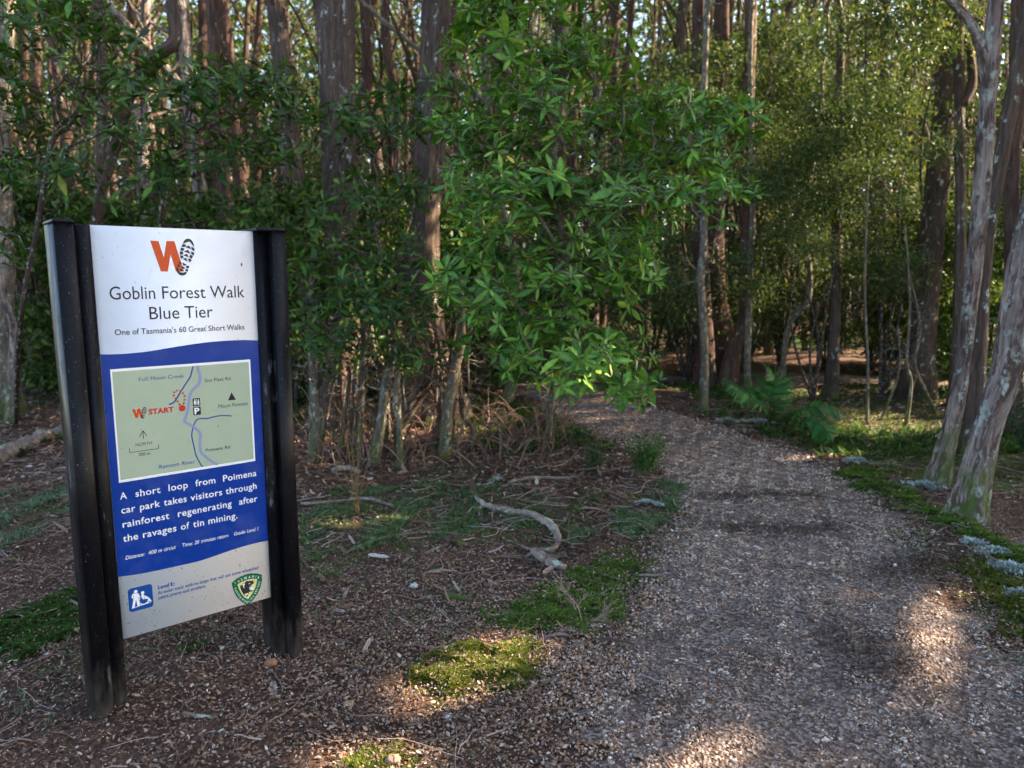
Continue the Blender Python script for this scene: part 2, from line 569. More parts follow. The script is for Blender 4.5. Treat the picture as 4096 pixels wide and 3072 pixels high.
# ------------------------------------------------------------------ information sign
YAW = R(49.767)
AX = np.array([math.sin(YAW), math.cos(YAW), 0])
NX = np.array([math.cos(YAW), -math.sin(YAW), 0])
O0 = np.array([-1.34995, 2.39528, 0])
PW, ZT, ZB = .52685, 1.66618, .25667
RIB_D, RIB_W, STRIP_W, POST_D, ZP = .0425, .0563, .0514, .17, 1.667

def Q(s, n, z):
    return O0 + AX * s + NX * n + np.array([0, 0, z])

def PU(px, py):
    d = ray(px, py)
    c = np.array([0, 0, CAM_H])
    t = ((O0 - c) @ NX) / (d @ NX)
    p = c + d * t - O0
    return np.array([p @ AX, p[2]])

class Crop:
    def __init__(s, ox, oy, k):
        s.o, s.k = np.array([ox, oy]), k

    def __call__(s, x, y):
        q = s.o + np.array([x, y]) * s.k
        return PU(q[0], q[1])

CA, CM, C3, CL, CS = Crop(100, 850, 1200 / 2212), Crop(400, 1400, 700 / 2111), Crop(440, 1880, 680 / 1567), Crop(540, 920, 360 / 2212), Crop(860, 2220, 240 / 1810)

def mat_sheet(name, col, speck=.0, rough=.3):
    m, nt, bs, out = nodes(name)
    v = nd(nt, 'ShaderNodeTexCoord').outputs['Object']
    c = mix(nt, noise(nt, v, 14, 4), tuple(q * .93 for q in col), tuple(min(1, q * 1.04) for q in col))
    if speck:
        n = noise(nt, v, 150, 2, .5)
        sx = nd(nt, 'ShaderNodeSeparateXYZ'); nt.links.new(v, sx.inputs[0])
        low = ramp(nt, sx.outputs['Z'], [(.3, (.045, .045, .045)), (.75, (0, 0, 0))])
        ad = nd(nt, 'ShaderNodeMath', operation='ADD'); nt.links.new(n, ad.inputs[0]); nt.links.new(low, ad.inputs[1])
        c = mix(nt, ramp(nt, ad.outputs[0], [(.735, (0, 0, 0)), (.76, (1, 1, 1))]), c, (.06, .055, .05))
        g = noise(nt, v, 6, 5, .7)
        c = mix(nt, ramp(nt, g, [(.5, (0, 0, 0)), (.85, (.12, .12, .12))]), c, (.45, .45, .43))
    nt.links.new(c, bs.inputs['Base Color'])
    bs.inputs['Roughness'].default_value = rough
    bs.inputs['Specular IOR Level'].default_value = .28
    return m

SHEET = dict(white=(.80, .80, .81), blue=(.001, .034, .25), orange=(.55, .06, .002), black=(.012, .013, .02), green=(.36, .43, .31), mauve=(.24, .27, .45),
             creek=(.008, .06, .26), red=(.5, .025, .02), badge=(.006, .13, .045), yellow=(.68, .60, .24), ink=(.015, .06, .26), grey=(.03, .03, .03))
SNAME = list(SHEET)
SMATS = [mat_sheet('sign_' + k, v, speck=(k in ('white', 'blue', 'green'))) for k, v in SHEET.items()]
SM = M()
LAY = .00035

def flat(pts, col, layer):
    V = np.array([Q(p[0], layer * LAY, p[1]) for p in pts])
    n = len(V)
    a = sum(pts[k][0] * pts[(k + 1) % n][1] - pts[(k + 1) % n][0] * pts[k][1] for k in range(n))
    f = list(range(n)) if a > 0 else list(range(n))[::-1]
    SM.add(V, [f], mat=SNAME.index(col))

def stroke(pts, w, col, layer, closed=False):
    P = np.array(pts)
    T = unit(np.gradient(P, axis=0))
    Nn = np.stack([-T[:, 1], T[:, 0]], 1) * w / 2
    Lp, Rp = P + Nn, P - Nn
    for k in range(len(P) - 1):
        flat([Rp[k], Rp[k + 1], Lp[k + 1], Lp[k]], col, layer)

def disc(c, r, col, layer, n=28, a0=0, a1=2 * math.pi):
    flat([c + r * np.array([math.cos(a), math.sin(a)]) for a in np.linspace(a0, a1, n, endpoint=False)], col, layer)

def rrect(c4, r, col, layer):
    """rounded quad through four panel points (anticlockwise or clockwise)"""
    out = []
    for k in range(4):
        p, a, b = c4[k], c4[k - 1], c4[(k + 1) % 4]
        u, w = unit(a - p), unit(b - p)
        for t in np.linspace(0, 1, 6):
            q0, q1 = p + u * r, p + w * r
            out.append((1 - t) ** 2 * q0 + 2 * t * (1 - t) * p + t * t * q1)
    flat(out, col, layer)

FONT_CACHE = {}

def glyphs(body, off, shear, track):
    key = (body, off, shear, track)
    if key not in FONT_CACHE:
        c = bpy.data.curves.new('lettering', 'FONT')
        c.body = body
        c.offset = off
        c.shear = shear
        c.space_character = track
        c.resolution_u = 4
        o = bpy.data.objects.new('lettering', c)
        COL.objects.link(o)
        dg = bpy.context.evaluated_depsgraph_get()
        dg.update()
        me = bpy.data.meshes.new_from_object(o.evaluated_get(dg))
        V = np.zeros(len(me.vertices) * 3); me.vertices.foreach_get('co', V)
        Fs = [list(p.vertices) for p in me.polygons]
        FONT_CACHE[key] = (V.reshape(-1, 3)[:, :2], Fs)
        bpy.data.meshes.remove(me); bpy.data.objects.remove(o); bpy.data.curves.remove(c)
    return FONT_CACHE[key]

def text(body, p0, width, cap, col, layer=4, off=0.0, shear=0.0, track=1.0, dirv=(1, 0)):
    """one run of lettering: left end of its baseline, its width and its capital height, in panel metres"""
    V, Fs = glyphs(body, off, shear, track)
    x0, x1 = V[:, 0].min(), V[:, 0].max()
    sx = width / (x1 - x0) if width else cap / .69
    sy = cap / .69
    d = np.array(dirv, dtype=float); d /= np.hypot(*d)
    e = np.array([-d[1], d[0]])
    P2 = np.asarray(p0) + ((V[:, :1] - x0) * sx) * d + (V[:, 1:2] * sy) * e
    V3 = O0 + AX * P2[:, :1] + NX * (layer * LAY) + np.array([0, 0, 1]) * P2[:, 1:2]
    SM.add(V3, Fs, mat=SNAME.index(col))

def line(crop, words, yl, yr, cap_px, col, **kw):
    """words with their left and right ends in one crop; the baseline is level on the panel"""
    xl, xr = words[0][1], words[-1][2]
    v = crop(xl, yl)[1]
    for wd, a, b in words:
        ya, yb = yl + (yr - yl) * (a - xl) / (xr - xl), yl + (yr - yl) * (b - xl) / (xr - xl)
        pa, pb = crop(a, ya), crop(b, yb)
        cap = abs(crop(xl, yl - cap_px)[1] - v)
        text(wd, (pa[0], v), pb[0] - pa[0], cap, col, **kw)

# board: a real sheet 6 mm thick, printed front
def box_sn(m, s0, s1, n0, n1, z0, z1, mat=0, col=(1, 1, 1)):
    V = [Q(s, n, z) for z in (z0, z1) for (s, n) in ((s0, n0), (s1, n0), (s1, n1), (s0, n1))]
    m.add(V, np.array([(0, 3, 2, 1), (4, 5, 6, 7), (0, 1, 5, 4), (1, 2, 6, 5), (2, 3, 7, 6), (3, 0, 4, 7)]), col, None, mat)

box_sn(SM, 0, PW, -.006, 0, ZB, ZT, SNAME.index('white'))
wt = [CA(*p) for p in ((553, 1045), (620, 1046), (740, 1041), (900, 1025), (1050, 1000), (1200, 976), (1350, 956), (1500, 944), (1620, 940), (1715, 943))]
wb = [C3(*p) for p in ((78, 985), (250, 962), (440, 925), (600, 890), (800, 845), (950, 798), (1100, 745), (1280, 690), (1462, 648))]
wt = smooth_path(wt, 4); wb = smooth_path(wb, 4)
wt[0][0] = wb[0][0] = .0002; wt[-1][0] = wb[-1][0] = PW - .0002
flat(list(wb) + list(wt[::-1]), 'blue', 1)
def level(c, pts):
    """square up a rectangle measured in the photograph"""
    q = np.array([c(*p) for p in pts])
    s0, s1 = (q[0, 0] + q[3, 0]) / 2, (q[1, 0] + q[2, 0]) / 2
    z1, z0 = (q[0, 1] + q[1, 1]) / 2, (q[2, 1] + q[3, 1]) / 2
    return np.array([(s0, z0), (s1, z0), (s1, z1), (s0, z1)])
mo_ = level(CM, [(120, 235), (1808, 113), (1875, 1338), (230, 1602)])
mi_ = level(CM, [(143, 265), (1790, 143), (1853, 1312), (250, 1568)])
flat(mo_, 'white', 2)
flat(mi_, 'green', 3)
mw = lambda px: px * (mo_[1][0] - mo_[0][0]) / 1690
def mline(pts, w, col, layer):
    P = smooth_path([CM(*p) for p in pts], 4)
    P[:, 1] = np.clip(P[:, 1], mi_[0][1] + .0005, mi_[2][1] - .0005)
    stroke(P, mw(w), col, layer)
mline([(1123, 185), (1092, 310), (1060, 365), (980, 490), (920, 590), (880, 637), (830, 655)], 17, 'creek', 4)
mline([(1585, 795), (1470, 790), (1370, 805), (1290, 825), (1190, 830), (1150, 865), (1120, 940), (1105, 1030), (1120, 1110), (1140, 1200), (1160, 1280), (1240, 1425)], 15, 'creek', 4)
mline([(1183, 180), (1180, 235), (1200, 290), (1205, 350), (1190, 410), (1110, 490), (1078, 570), (1065, 680), (1045, 770), (1014, 866)], 33, 'mauve', 5)
mline([(1006, 858), (1110, 915), (1180, 970), (1210, 1020), (1203, 1100), (1208, 1200), (1240, 1260), (1420, 1398)], 30, 'mauve', 5.2)
for (x, y), (tx, ty) in zip([(892, 507), (927, 488), (966, 497), (998, 520), (1018, 555), (1018, 600), (1010, 640), (890, 548), (912, 583), (935, 618), (957, 654)],
                            [(.8, -.6), (1, 0), (1, .35), (.7, .7), (.2, 1), (0, 1), (-.3, 1), (.5, .9), (.5, .9), (.5, .9), (.5, .9)]):
    stroke([CM(x - tx * 10, y - ty * 10), CM(x + tx * 10, y + ty * 10)], mw(25), 'red', 6)
disc(CM(990, 700), mw(40), 'red', 6)
flat([CM(1585, 510), CM(1542, 608), CM(1638, 600)], 'black', 4)
rrect(level(CM, [(1115, 585), (1203, 577), (1208, 671), (1120, 679)]), mw(10), 'black', 6)
rrect(level(CM, [(1121, 690), (1211, 682), (1216, 778), (1127, 785)]), mw(10), 'black', 6)
text('P', CM(1140, 772), CM(1200, 768)[0] - CM(1140, 772)[0], abs(CM(1140, 700)[1] - CM(1140, 772)[1]), 'white', 7, off=.03)
for sx, sk in ((1141, 1), (1183, 0)):
    disc(CM(sx, 602), mw(8), 'white', 7, 12)
    stroke([CM(sx, 612), CM(sx + 2, 641)], mw(20), 'white', 7)
    if sk:
        flat([CM(sx - 4, 618), CM(sx - 13, 644), CM(sx + 16, 643), CM(sx + 5, 618)], 'white', 7.3)
    stroke([CM(sx - 5, 640), CM(sx - 3, 665)], mw(7), 'white', 7.2)
    stroke([CM(sx + 7, 640), CM(sx + 8, 664)], mw(7), 'white', 7.2)
stroke([CM(1160, 590), CM(1163, 662)], mw(5), 'white', 7)
stroke([CM(518, 976), CM(522, 1070)], mw(8), 'black', 4)
stroke([CM(475, 1047), CM(517, 972)], mw(8), 'black', 4.1); stroke([CM(516, 972), CM(566, 1034)], mw(8), 'black', 4.2)
bl = level(CM, [(354, 1185), (703, 1140), (705, 1188), (357, 1237)])
for a, b in ((0, 1), (1, 2), (0, 3)):
    stroke([bl[a], bl[b]], mw(7), 'black', 4 + a * .1 + b * .03)
line(CM, [('Full', 468, 577), ('Moon', 612, 790), ('Creek', 822, 1013)], 377, 338, 47, 'ink', track=1.08)
line(CM, [('Sun', 1263, 1350), ('Flats', 1378, 1487), ('Rd', 1514, 1574)], 388, 364, 40, 'black', track=1.05, off=.006)
line(CM, [('Mount', 1424, 1573), ('Poimena', 1592, 1779)], 703, 667, 45, 'black', shear=.22)
line(CM, [('START', 586, 893)], 778, 752, 62, 'red', off=.035)
line(CM, [('NORTH', 430, 627)], 1163, 1142, 38, 'black')
line(CM, [('200', 465, 549), ('m', 566, 607)], 1280, 1263, 36, 'black', off=.006)
line(CM, [('Ransom', 716, 957), ('River', 992, 1143)], 1431, 1372, 44, 'ink', track=1.08, off=.008)
line(CM, [('Poimena', 1276, 1480), ('Rd', 1509, 1570)], 1228, 1188, 38, 'black', track=1.05, off=.006)
line(CA, [('Goblin', 626, 962), ('Forest', 1014, 1333), ('Walk', 1367, 1620)], 642, 631, 96, 'black', layer=1.5)
line(CA, [('Blue', 920, 1140), ('Tier', 1180, 1386)], 788, 776, 93, 'black', layer=1.5)
line(CA, [('One', 663, 773), ('of', 793, 843), ("Tasmania's", 857, 1117), ('60', 1137, 1190), ('Great', 1207, 1338), ('Short', 1353, 1478), ('Walks', 1488, 1618)], 905, 862, 43, 'black', layer=1.5, off=.008)
line(C3, [('A', 93, 157), ('short', 235, 465), ('loop', 541, 718), ('from', 788, 972), ('Poimena', 1043, 1350)], 273, 62, 63, 'white', layer=2.5, track=1.07, off=.012)
line(C3, [('car', 105, 235), ('park', 277, 463), ('takes', 497, 708), ('visitors', 743, 1035), ('through', 1067, 1352)], 403, 175, 63, 'white', layer=2.5, track=1.07, off=.012)
line(C3, [('rainforest', 118, 547), ('regenerating', 627, 1122), ('after', 1190, 1360)], 533, 290, 63, 'white', layer=2.5, track=1.07, off=.012)
line(C3, [('the', 122, 260), ('ravages', 305, 613), ('of', 655, 733), ('tin', 767, 868), ('mining.', 908, 1175)], 664, 455, 63, 'white', layer=2.5, track=1.07, off=.012)
line(C3, [('Distance:', 143, 320), ('400', 353, 430), ('m', 446, 480), ('circiut', 498, 608), ('Time:', 667, 762), ('20', 778, 823), ('minutes', 839, 973), ('return', 989, 1090), ('Grade:', 1143, 1250), ('Level', 1264, 1343), ('I', 1358, 1368)], 828, 556, 36, 'white', layer=2.5, shear=.22, off=.004)
line(C3, [('Level', 443, 545), ('I:', 560, 598)], 1100, 1066, 34, 'ink', layer=1.5, off=.028)
line(C3, [('An', 443, 483), ('even', 495, 583), ('track', 597, 681), ('with', 692, 765), ('no', 777, 817), ('steps', 829, 911), ('that', 922, 983), ('will', 996, 1047), ('suit', 1060, 1112), ('some', 1125, 1206), ('wheelchair', 1217, 1375)], 1149, 919, 31, 'ink', layer=1.5, off=.016)
line(C3, [('users,', 447, 548), ('prams', 558, 660), ('and', 673, 729), ('strollers.', 742, 885)], 1194, 1086, 31, 'ink', layer=1.5, off=.016)

flat([CA(1598, 366), CA(1590, 384), CA(1597, 400), CA(1603, 384)], 'grey', 1.5)
# walking-boot mark: an orange letter under a black sole print, large at the top and small on the map
W_POLY = [(373, 262), (575, 267), (708, 680), (772, 270), (965, 272), (1203, 1017), (1005, 1017), (873, 595), (808, 1017), (637, 1017)]
SOLE = [[(1177, 335), (1190, 290), (1220, 245), (1265, 218), (1310, 213), (1360, 225), (1405, 270), (1440, 340), (1458, 430), (1338, 282)],
        [(1165, 345), (1265, 357), (1225, 415), (1140, 420)], [(1128, 433), (1215, 450), (1190, 513), (1112, 508)], [(1100, 527), (1180, 530), (1185, 600), (1103, 608)], [(1105, 622), (1165, 622), (1200, 672), (1125, 710)],
        [(1378, 403), (1463, 455), (1458, 530), (1395, 485)], [(1383, 520), (1458, 565), (1440, 632), (1378, 588)], [(1350, 603), (1425, 635), (1395, 708), (1333, 670)], [(1295, 715), (1325, 697), (1395, 732), (1350, 800)],
        [(1225, 415), (1328, 380), (1385, 475)], [(1197, 525), (1303, 487), (1368, 588)], [(1183, 622), (1280, 582), (1320, 672)], [(1172, 715), (1255, 680), (1292, 775)],
        [(1157, 790), (1280, 860), (1190, 883)], [(1135, 873), (1240, 938), (1163, 962)], [(1100, 943), (1210, 1010), (1125, 1022)],
        [(1103, 757), (1150, 828), (1115, 855), (1070, 802)], [(1065, 828), (1103, 873), (1080, 920), (1030, 893)], [(1252, 882), (1333, 880), (1322, 942), (1258, 935)], [(1243, 950), (1310, 972), (1297, 1022), (1235, 1000)],
        [(1022, 912), (1060, 935), (1070, 985), (1110, 1040), (1200, 1045), (1240, 1022), (1272, 1040), (1262, 1075), (1225, 1105), (1170, 1118), (1110, 1108), (1060, 1075), (1020, 1005), (1013, 950)]]
w0 = CL(373, 262); w1 = CL(637, 1017)
s0, s1 = CM(387, 715), CM(424, 822)
ks = abs(s1[1] - s0[1]) / abs(w1[1] - w0[1])
for poly, col, dl in [(W_POLY, 'orange', 0)] + [(p, 'black', .6) for p in SOLE]:
    P = np.array([CL(*p) for p in poly])
    flat(P, col, 1.5 + dl)
    flat(s0 + (P - w0) * np.array([ks * 1.02, ks]), col, 4 + dl)

# track-grade pictogram
rrect(level(C3, [(163, 1095), (388, 1050), (400, 1265), (175, 1308)]), .012, 'creek', 1.5)
disc(C3(236, 1120), .0058, 'white', 2.2)
flat([C3(214, 1141), C3(256, 1133), C3(262, 1192), C3(224, 1198)], 'white', 2.2)
for a, w in (([(228, 1190), (214, 1272)], .008), ([(250, 1188), (266, 1256)], .008), ([(216, 1142), (203, 1168), (222, 1188)], .005), ([(254, 1138), (272, 1174)], .005)):
    stroke([C3(*p) for p in a], w, 'white', 2.3)
disc(C3(300, 1130), .0055, 'white', 2.2)
for a, w in (([(297, 1146), (306, 1182)], .0085), ([(300, 1158), (340, 1168)], .0045), ([(304, 1184), (348, 1176)], .007), ([(346, 1174), (376, 1208)], .0055), ([(200, 1276), (382, 1214)], .0022)):
    stroke([C3(*p) for p in a], w, 'white', 2.4 if w > .003 else 2.2)
wc = C3(312, 1195); rr_ = abs(C3(312, 1195)[1] - C3(312, 1236)[1])
stroke([wc + rr_ * np.array([math.cos(a), math.sin(a)]) for a in np.linspace(R(140), R(345), 26)], .0035, 'white', 2.3)

# park service badge
rim = [(510, 838), (640, 722), (780, 642), (950, 578), (1100, 552), (1250, 555), (1412, 592), (1416, 720), (1400, 855), (1355, 1008), (1283, 1160), (1193, 1300), (1100, 1410), (1008, 1502), (915, 1478), (812, 1412), (690, 1300), (596, 1156), (541, 1004), (513, 902)]
grn = [(525, 845), (640, 740), (780, 660), (950, 595), (1100, 568), (1250, 572), (1397, 605), (1400, 720), (1385, 850), (1340, 1000), (1270, 1150), (1180, 1290), (1090, 1400), (1005, 1490), (920, 1465), (820, 1400), (700, 1290), (610, 1150), (555, 1000), (528, 900)]
yel = [(672, 885), (800, 810), (960, 745), (1120, 712), (1265, 720), (1250, 850), (1215, 970), (1150, 1110), (1080, 1220), (995, 1335), (880, 1270), (790, 1160), (720, 1020), (685, 930)]
dev = [(750, 925), (830, 900), (840, 860), (875, 838), (905, 845), (915, 800), (940, 778), (1000, 785), (1060, 775), (1190, 768), (1196, 805), (1170, 850), (1110, 890), (1060, 930), (1028, 980), (1035, 1035), (1085, 1068), (1165, 1050), (1160, 1078), (1120, 1092), (1030, 1110), (1000, 1180), (975, 1255), (880, 1220), (820, 1130), (780, 1050), (755, 970)]
for pts, col, ly in ((rim, 'black', 1.5), (grn, 'badge', 2.3), (yel, 'yellow', 3.1), (dev, 'grey', 4),
                     ([(842, 868), (878, 856), (903, 868), (882, 900), (872, 940), (886, 998), (852, 980), (836, 912)], 'white', 4.8),
                     ([(1140, 882), (1062, 942), (1042, 1000), (1080, 1052), (1150, 1058), (1165, 1012), (1112, 962), (1085, 950)], 'white', 4.8),
                     ([(1002, 880), (1030, 842), (1066, 836), (1042, 866)], 'white', 4.8), ([(1150, 790), (1188, 782), (1182, 815), (1155, 822)], 'white', 4.8),
                     ([(886, 1172), (940, 1160), (1000, 1132), (985, 1180), (922, 1228)], 'white', 4.8),
                     ([(1100, 905), (1055, 950), (1050, 1000), (1065, 990), (1075, 950), (1110, 915)], 'grey', 5.4)):
    flat([CS(*p) for p in pts], col, ly)
def arc_letters(s, pts, h):
    P = np.array([CS(*p) for p in pts])
    T = unit(np.gradient(P, axis=0))
    cap = abs(CS(900, 900)[1] - CS(900, 900 - h)[1])
    for k, ch in enumerate(s):
        wd = cap * {'I': .16, 'M': .95, 'W': 1.15, 'N': .8, 'D': .8, 'A': .8, '&': .8}.get(ch, .58)
        e = np.array([-T[k][1], T[k][0]])
        text(ch, P[k] - T[k] * wd / 2 - e * cap / 2, wd, cap, 'white', 3.2, off=.02, dirv=T[k])
arc_letters('TASMANIA', [(605, 848), (708, 790), (800, 738), (915, 690), (1035, 660), (1145, 645), (1230, 652), (1308, 672)], 68)
arc_letters('PARKS&WILDLIFESERVICE', [(608, 1010), (632, 1068), (660, 1120), (690, 1168), (722, 1214), (765, 1275), (828, 1335), (880, 1368), (915, 1398), (970, 1420), (1038, 1392), (1078, 1345), (1112, 1298), (1155, 1242), (1208, 1155), (1238, 1092), (1265, 1032), (1290, 960), (1308, 912), (1325, 868), (1340, 812)], 58)

sign = thing('information_sign', Q(PW / 2, 0, 0) * np.array([1, 1, 0]), 'tall white and blue walking track information sign between two black posts', 'sign')
SLOC = np.array(sign.location)
SM.build('panel', SMATS, sign, smooth=False, loc=SLOC)

# posts: each one extrusion with a raised outer rib and a lower inner strip
def mat_post():
    m, nt, bs, out = nodes('black_powder_coat')
    g = nd(nt, 'ShaderNodeNewGeometry').outputs['Position']
    v = nd(nt, 'ShaderNodeTexCoord').outputs['Object']
    sx = nd(nt, 'ShaderNodeSeparateXYZ'); nt.links.new(g, sx.inputs[0])
    c = mix(nt, noise(nt, v, 20, 4), (.003, .003, .004), (.006, .006, .008))
    fl = noise(nt, v, 190, 2, .5)
    c = mix(nt, ramp(nt, fl, [(.69, (0, 0, 0)), (.73, (.7, .7, .7))]), c, (.22, .23, .24))
    sc1 = noise(nt, v, 34, 6, .75, (1, 1, .13))
    pat = noise(nt, v, 4.5, 3, .6)
    mu = nd(nt, 'ShaderNodeMath', operation='MULTIPLY'); nt.links.new(sc1, mu.inputs[0]); nt.links.new(pat, mu.inputs[1])
    c = mix(nt, ramp(nt, mu.outputs[0], [(.345, (0, 0, 0)), (.42, (.7, .7, .7))]), c, (.20, .21, .23))
    dn = noise(nt, v, 24, 5, .7, (1, 1, .3))
    ma = nd(nt, 'ShaderNodeMath', operation='MULTIPLY_ADD'); nt.links.new(sx.outputs['Z'], ma.inputs[0]); ma.inputs[1].default_value = -1.7; nt.links.new(dn, ma.inputs[2])
    c = mix(nt, ramp(nt, ma.outputs[0], [(.18, (0, 0, 0)), (.6, (.75, .75, .75))]), c, (.13, .115, .10))
    nt.links.new(c, bs.inputs['Base Color'])
    ro = ramp(nt, mu.outputs[0], [(.2, (.3, .3, .3)), (.4, (.6, .6, .6))])
    nt.links.new(ro, bs.inputs['Roughness'])
    bs.inputs['Specular IOR Level'].default_value = .15
    return m
POST = mat_post()

def extrude(m, prof, z0, z1, ch=0.0):
    n = len(prof)
    V = [Q(s, d, z) for z in (z0, z1) for s, d in prof]
    F = [[k, (k + 1) % n, n + (k + 1) % n, n + k] for k in range(n)] + [list(range(n))[::-1], [n + k for k in range(n)]]
    m.add(V, F)

def cap_mesh(s0, s1, n0, n1, z0, hgt_, over=.003, r=.008):
    m = M()
    rings = []
    for ins, z in ((0, z0), (0, z0 + hgt_ * .45), (.0015, z0 + hgt_ * .75), (r * .6, z0 + hgt_)):
        a, b, c, d = s0 - over + ins, s1 + over - ins, n0 - over + ins, n1 + over - ins
        ring = []
        for (cx, cy, a0) in ((b - r, d - r, 0), (a + r, d - r, 90), (a + r, c + r, 180), (b - r, c + r, 270)):
            for t in np.linspace(0, 90, 5):
                ring.append(Q(cx + r * math.cos(R(a0 + t)), cy + r * math.sin(R(a0 + t)), z))
        rings.append(ring)
    n = len(rings[0])
    F = [[k * n + j, k * n + (j + 1) % n, (k + 1) * n + (j + 1) % n, (k + 1) * n + j] for k in range(3) for j in range(n)] + [list(range(n))[::-1], [3 * n + j for j in range(n)]]
    m.add([p for r_ in rings for p in r_], F)
    return m

c_ = .004
for side in (-1, 1):
    m = M()
    if side < 0:
        a0, a1, b0, b1 = -STRIP_W - RIB_W, -STRIP_W, -STRIP_W + .0005, 0.0
    else:
        a0, a1, b0, b1 = PW + STRIP_W, PW + STRIP_W + RIB_W, PW, PW + STRIP_W - .0005
    prof = [(a0 + c_, RIB_D), (a0, RIB_D - c_), (a0, RIB_D - POST_D + c_), (a0 + c_, RIB_D - POST_D), (a1 - c_, RIB_D - POST_D), (a1, RIB_D - POST_D + c_), (a1, RIB_D - c_), (a1 - c_, RIB_D)]
    zb = Z(Q((a0 + a1) / 2, 0, 0)) - .25
    extrude(m, prof[::-1] if False else prof, zb, ZP)
    prof2 = [(b0, .012), (b0, -.10), (b1, -.10), (b1, -.0075), (b1 + side * .001, .002), (b1 + side * .003, .012)] if side < 0 else \
            [(b0 + side * .003, .012), (b0 + side * .001, .002), (b0, -.0075), (b0, -.10), (b1, -.10), (b1, .012)]
    extrude(m, prof2, zb, ZT - .001 if side < 0 else ZP - .001)
    po = m.build('post', POST, sign, smooth=False, loc=SLOC)
    cs0, cs1 = (a0, a1) if side < 0 else (b0, a1)
    cp = cap_mesh(cs0, cs1, RIB_D - POST_D, RIB_D, ZP + .0005, .012).build('cap', POST, po, smooth=False, loc=SLOC)

# ------------------------------------------------------------------ growing shrubs
def grow(root, targets, step=.12, kpath=.30, jit=.25, up=.0):
    nodes_ = [np.asarray(p, dtype=float) for p in root]
    par = [-1] + list(range(len(root) - 1))
    plen = [0.0]
    for k in range(1, len(root)):
        plen.append(plen[-1] + np.linalg.norm(nodes_[k] - nodes_[k - 1]))
    start = max(1, len(root) // 2)
    NP = np.zeros((200000, 3)); NP[:len(nodes_)] = nodes_
    PLn = np.zeros(200000); PLn[:len(nodes_)] = plen
    n = len(nodes_)
    tips = []
    order = np.argsort(np.linalg.norm(targets - nodes_[-1], axis=1))
    for ti in order:
        t = targets[ti]
        d = np.linalg.norm(NP[:n] - t, axis=1)
        cost = d + kpath * PLn[:n]
        cost[:start] += 9
        b = int(np.argmin(cost))
        k = max(1, int(d[b] / step))
        prev = b
        off = rng.normal(size=3) * jit * d[b] * .35
        for q in range(1, k + 1):
            f = q / k
            p = NP[b] * (1 - f) + t * f + off * math.sin(math.pi * f) + np.array([0, 0, -1]) * up * d[b] * math.sin(math.pi * f)
            NP[n] = p
            PLn[n] = PLn[prev] + np.linalg.norm(p - NP[prev])
            par.append(prev)
            prev = n
            n += 1
        tips.append((prev, ti))
    return NP[:n].copy(), np.array(par), tips

def skeleton(m, NP, par, tips, r_tip, r_pow=.45, seg=5, r_max=.06, colf=None, mat=0, split=None, rootn=0):
    n = len(NP)
    cnt = np.zeros(n)
    for tp, _ in tips:
        cnt[tp] += 1
    for k in range(n - 1, 0, -1):
        cnt[par[k]] += cnt[k]
    best = np.full(n, -1)
    for k in range(1, n):
        p = par[k]
        if best[p] < 0 or cnt[k] > cnt[best[p]]:
            best[p] = k
    for k in range(1, n):
        p = par[k]
        if best[p] == k and p != 0 and k > 1:
            continue
        chain = [p, k] if k > 1 else [0, 1]
        while best[chain[-1]] >= 0:
            chain.append(best[chain[-1]])
        cc = np.maximum(cnt[chain], 1)
        rad = np.minimum(r_tip * cc ** r_pow, r_max)
        rad[0] = rad[1]
        P = smooth_path(NP[chain], 2)
        rr = np.interp(np.linspace(0, 1, len(P)), np.linspace(0, 1, len(rad)), rad)
        thick = rr.max()
        sg = seg if thick < .012 else seg + 3
        which = (1 if thick < split else 0) if split else mat
        tube(m, P, rr, sg, (.10, .028, .03) if which else (1, 1, 1), mat=which, cap=False)

def whorls(m, tips_pos, axes, nl, Lr, wr, cols, theta=(50, 100), droop=(.05, .35)):
    Ps, Ts, Ns, Ls, Ws, Ds = [], [], [], [], [], []
    for p, a in zip(tips_pos, axes):
        a = unit(a)
        ref = np.array([1.0, 0, 0]) if abs(a[0]) < .8 else np.array([0, 1.0, 0])
        u = unit(np.cross(a, ref)); w = np.cross(a, u)
        n = rng.integers(nl[0], nl[1] + 1)
        ph = rng.random() * 6.28
        sc = .72 + .5 * rng.random()
        for k in range(n):
            phi = ph + k * 2.39996 + rng.normal() * .25
            th = R(theta[0] + (theta[1] - theta[0]) * (1 - (k + rng.random() * 1.5) / (n + 1)))
            rad = u * math.cos(phi) + w * math.sin(phi)
            Ts.append(a * math.cos(th) + rad * math.sin(th) + rng.normal(size=3) * .12)
            Ns.append(a * math.sin(th) - rad * math.cos(th) + rng.normal(size=3) * .15)
            Ps.append(p - a * (.02 * rng.random() + .018 * (n - k) / n * 2) + rad * .004)
            L = (Lr[0] + (Lr[1] - Lr[0]) * rng.random()) * sc * (.65 + .5 * (1 - k / n))
            Ls.append(L); Ws.append(L * (wr[0] + (wr[1] - wr[0]) * rng.random())); Ds.append(droop[0] + (droop[1] - droop[0]) * rng.random() ** 1.5)
    n = len(Ps)
    c = mixc(n, *cols, jit=.26)
    leaves(m, np.array(Ps), np.array(Ts), np.array(Ns), Ls, Ws, Ds, c)

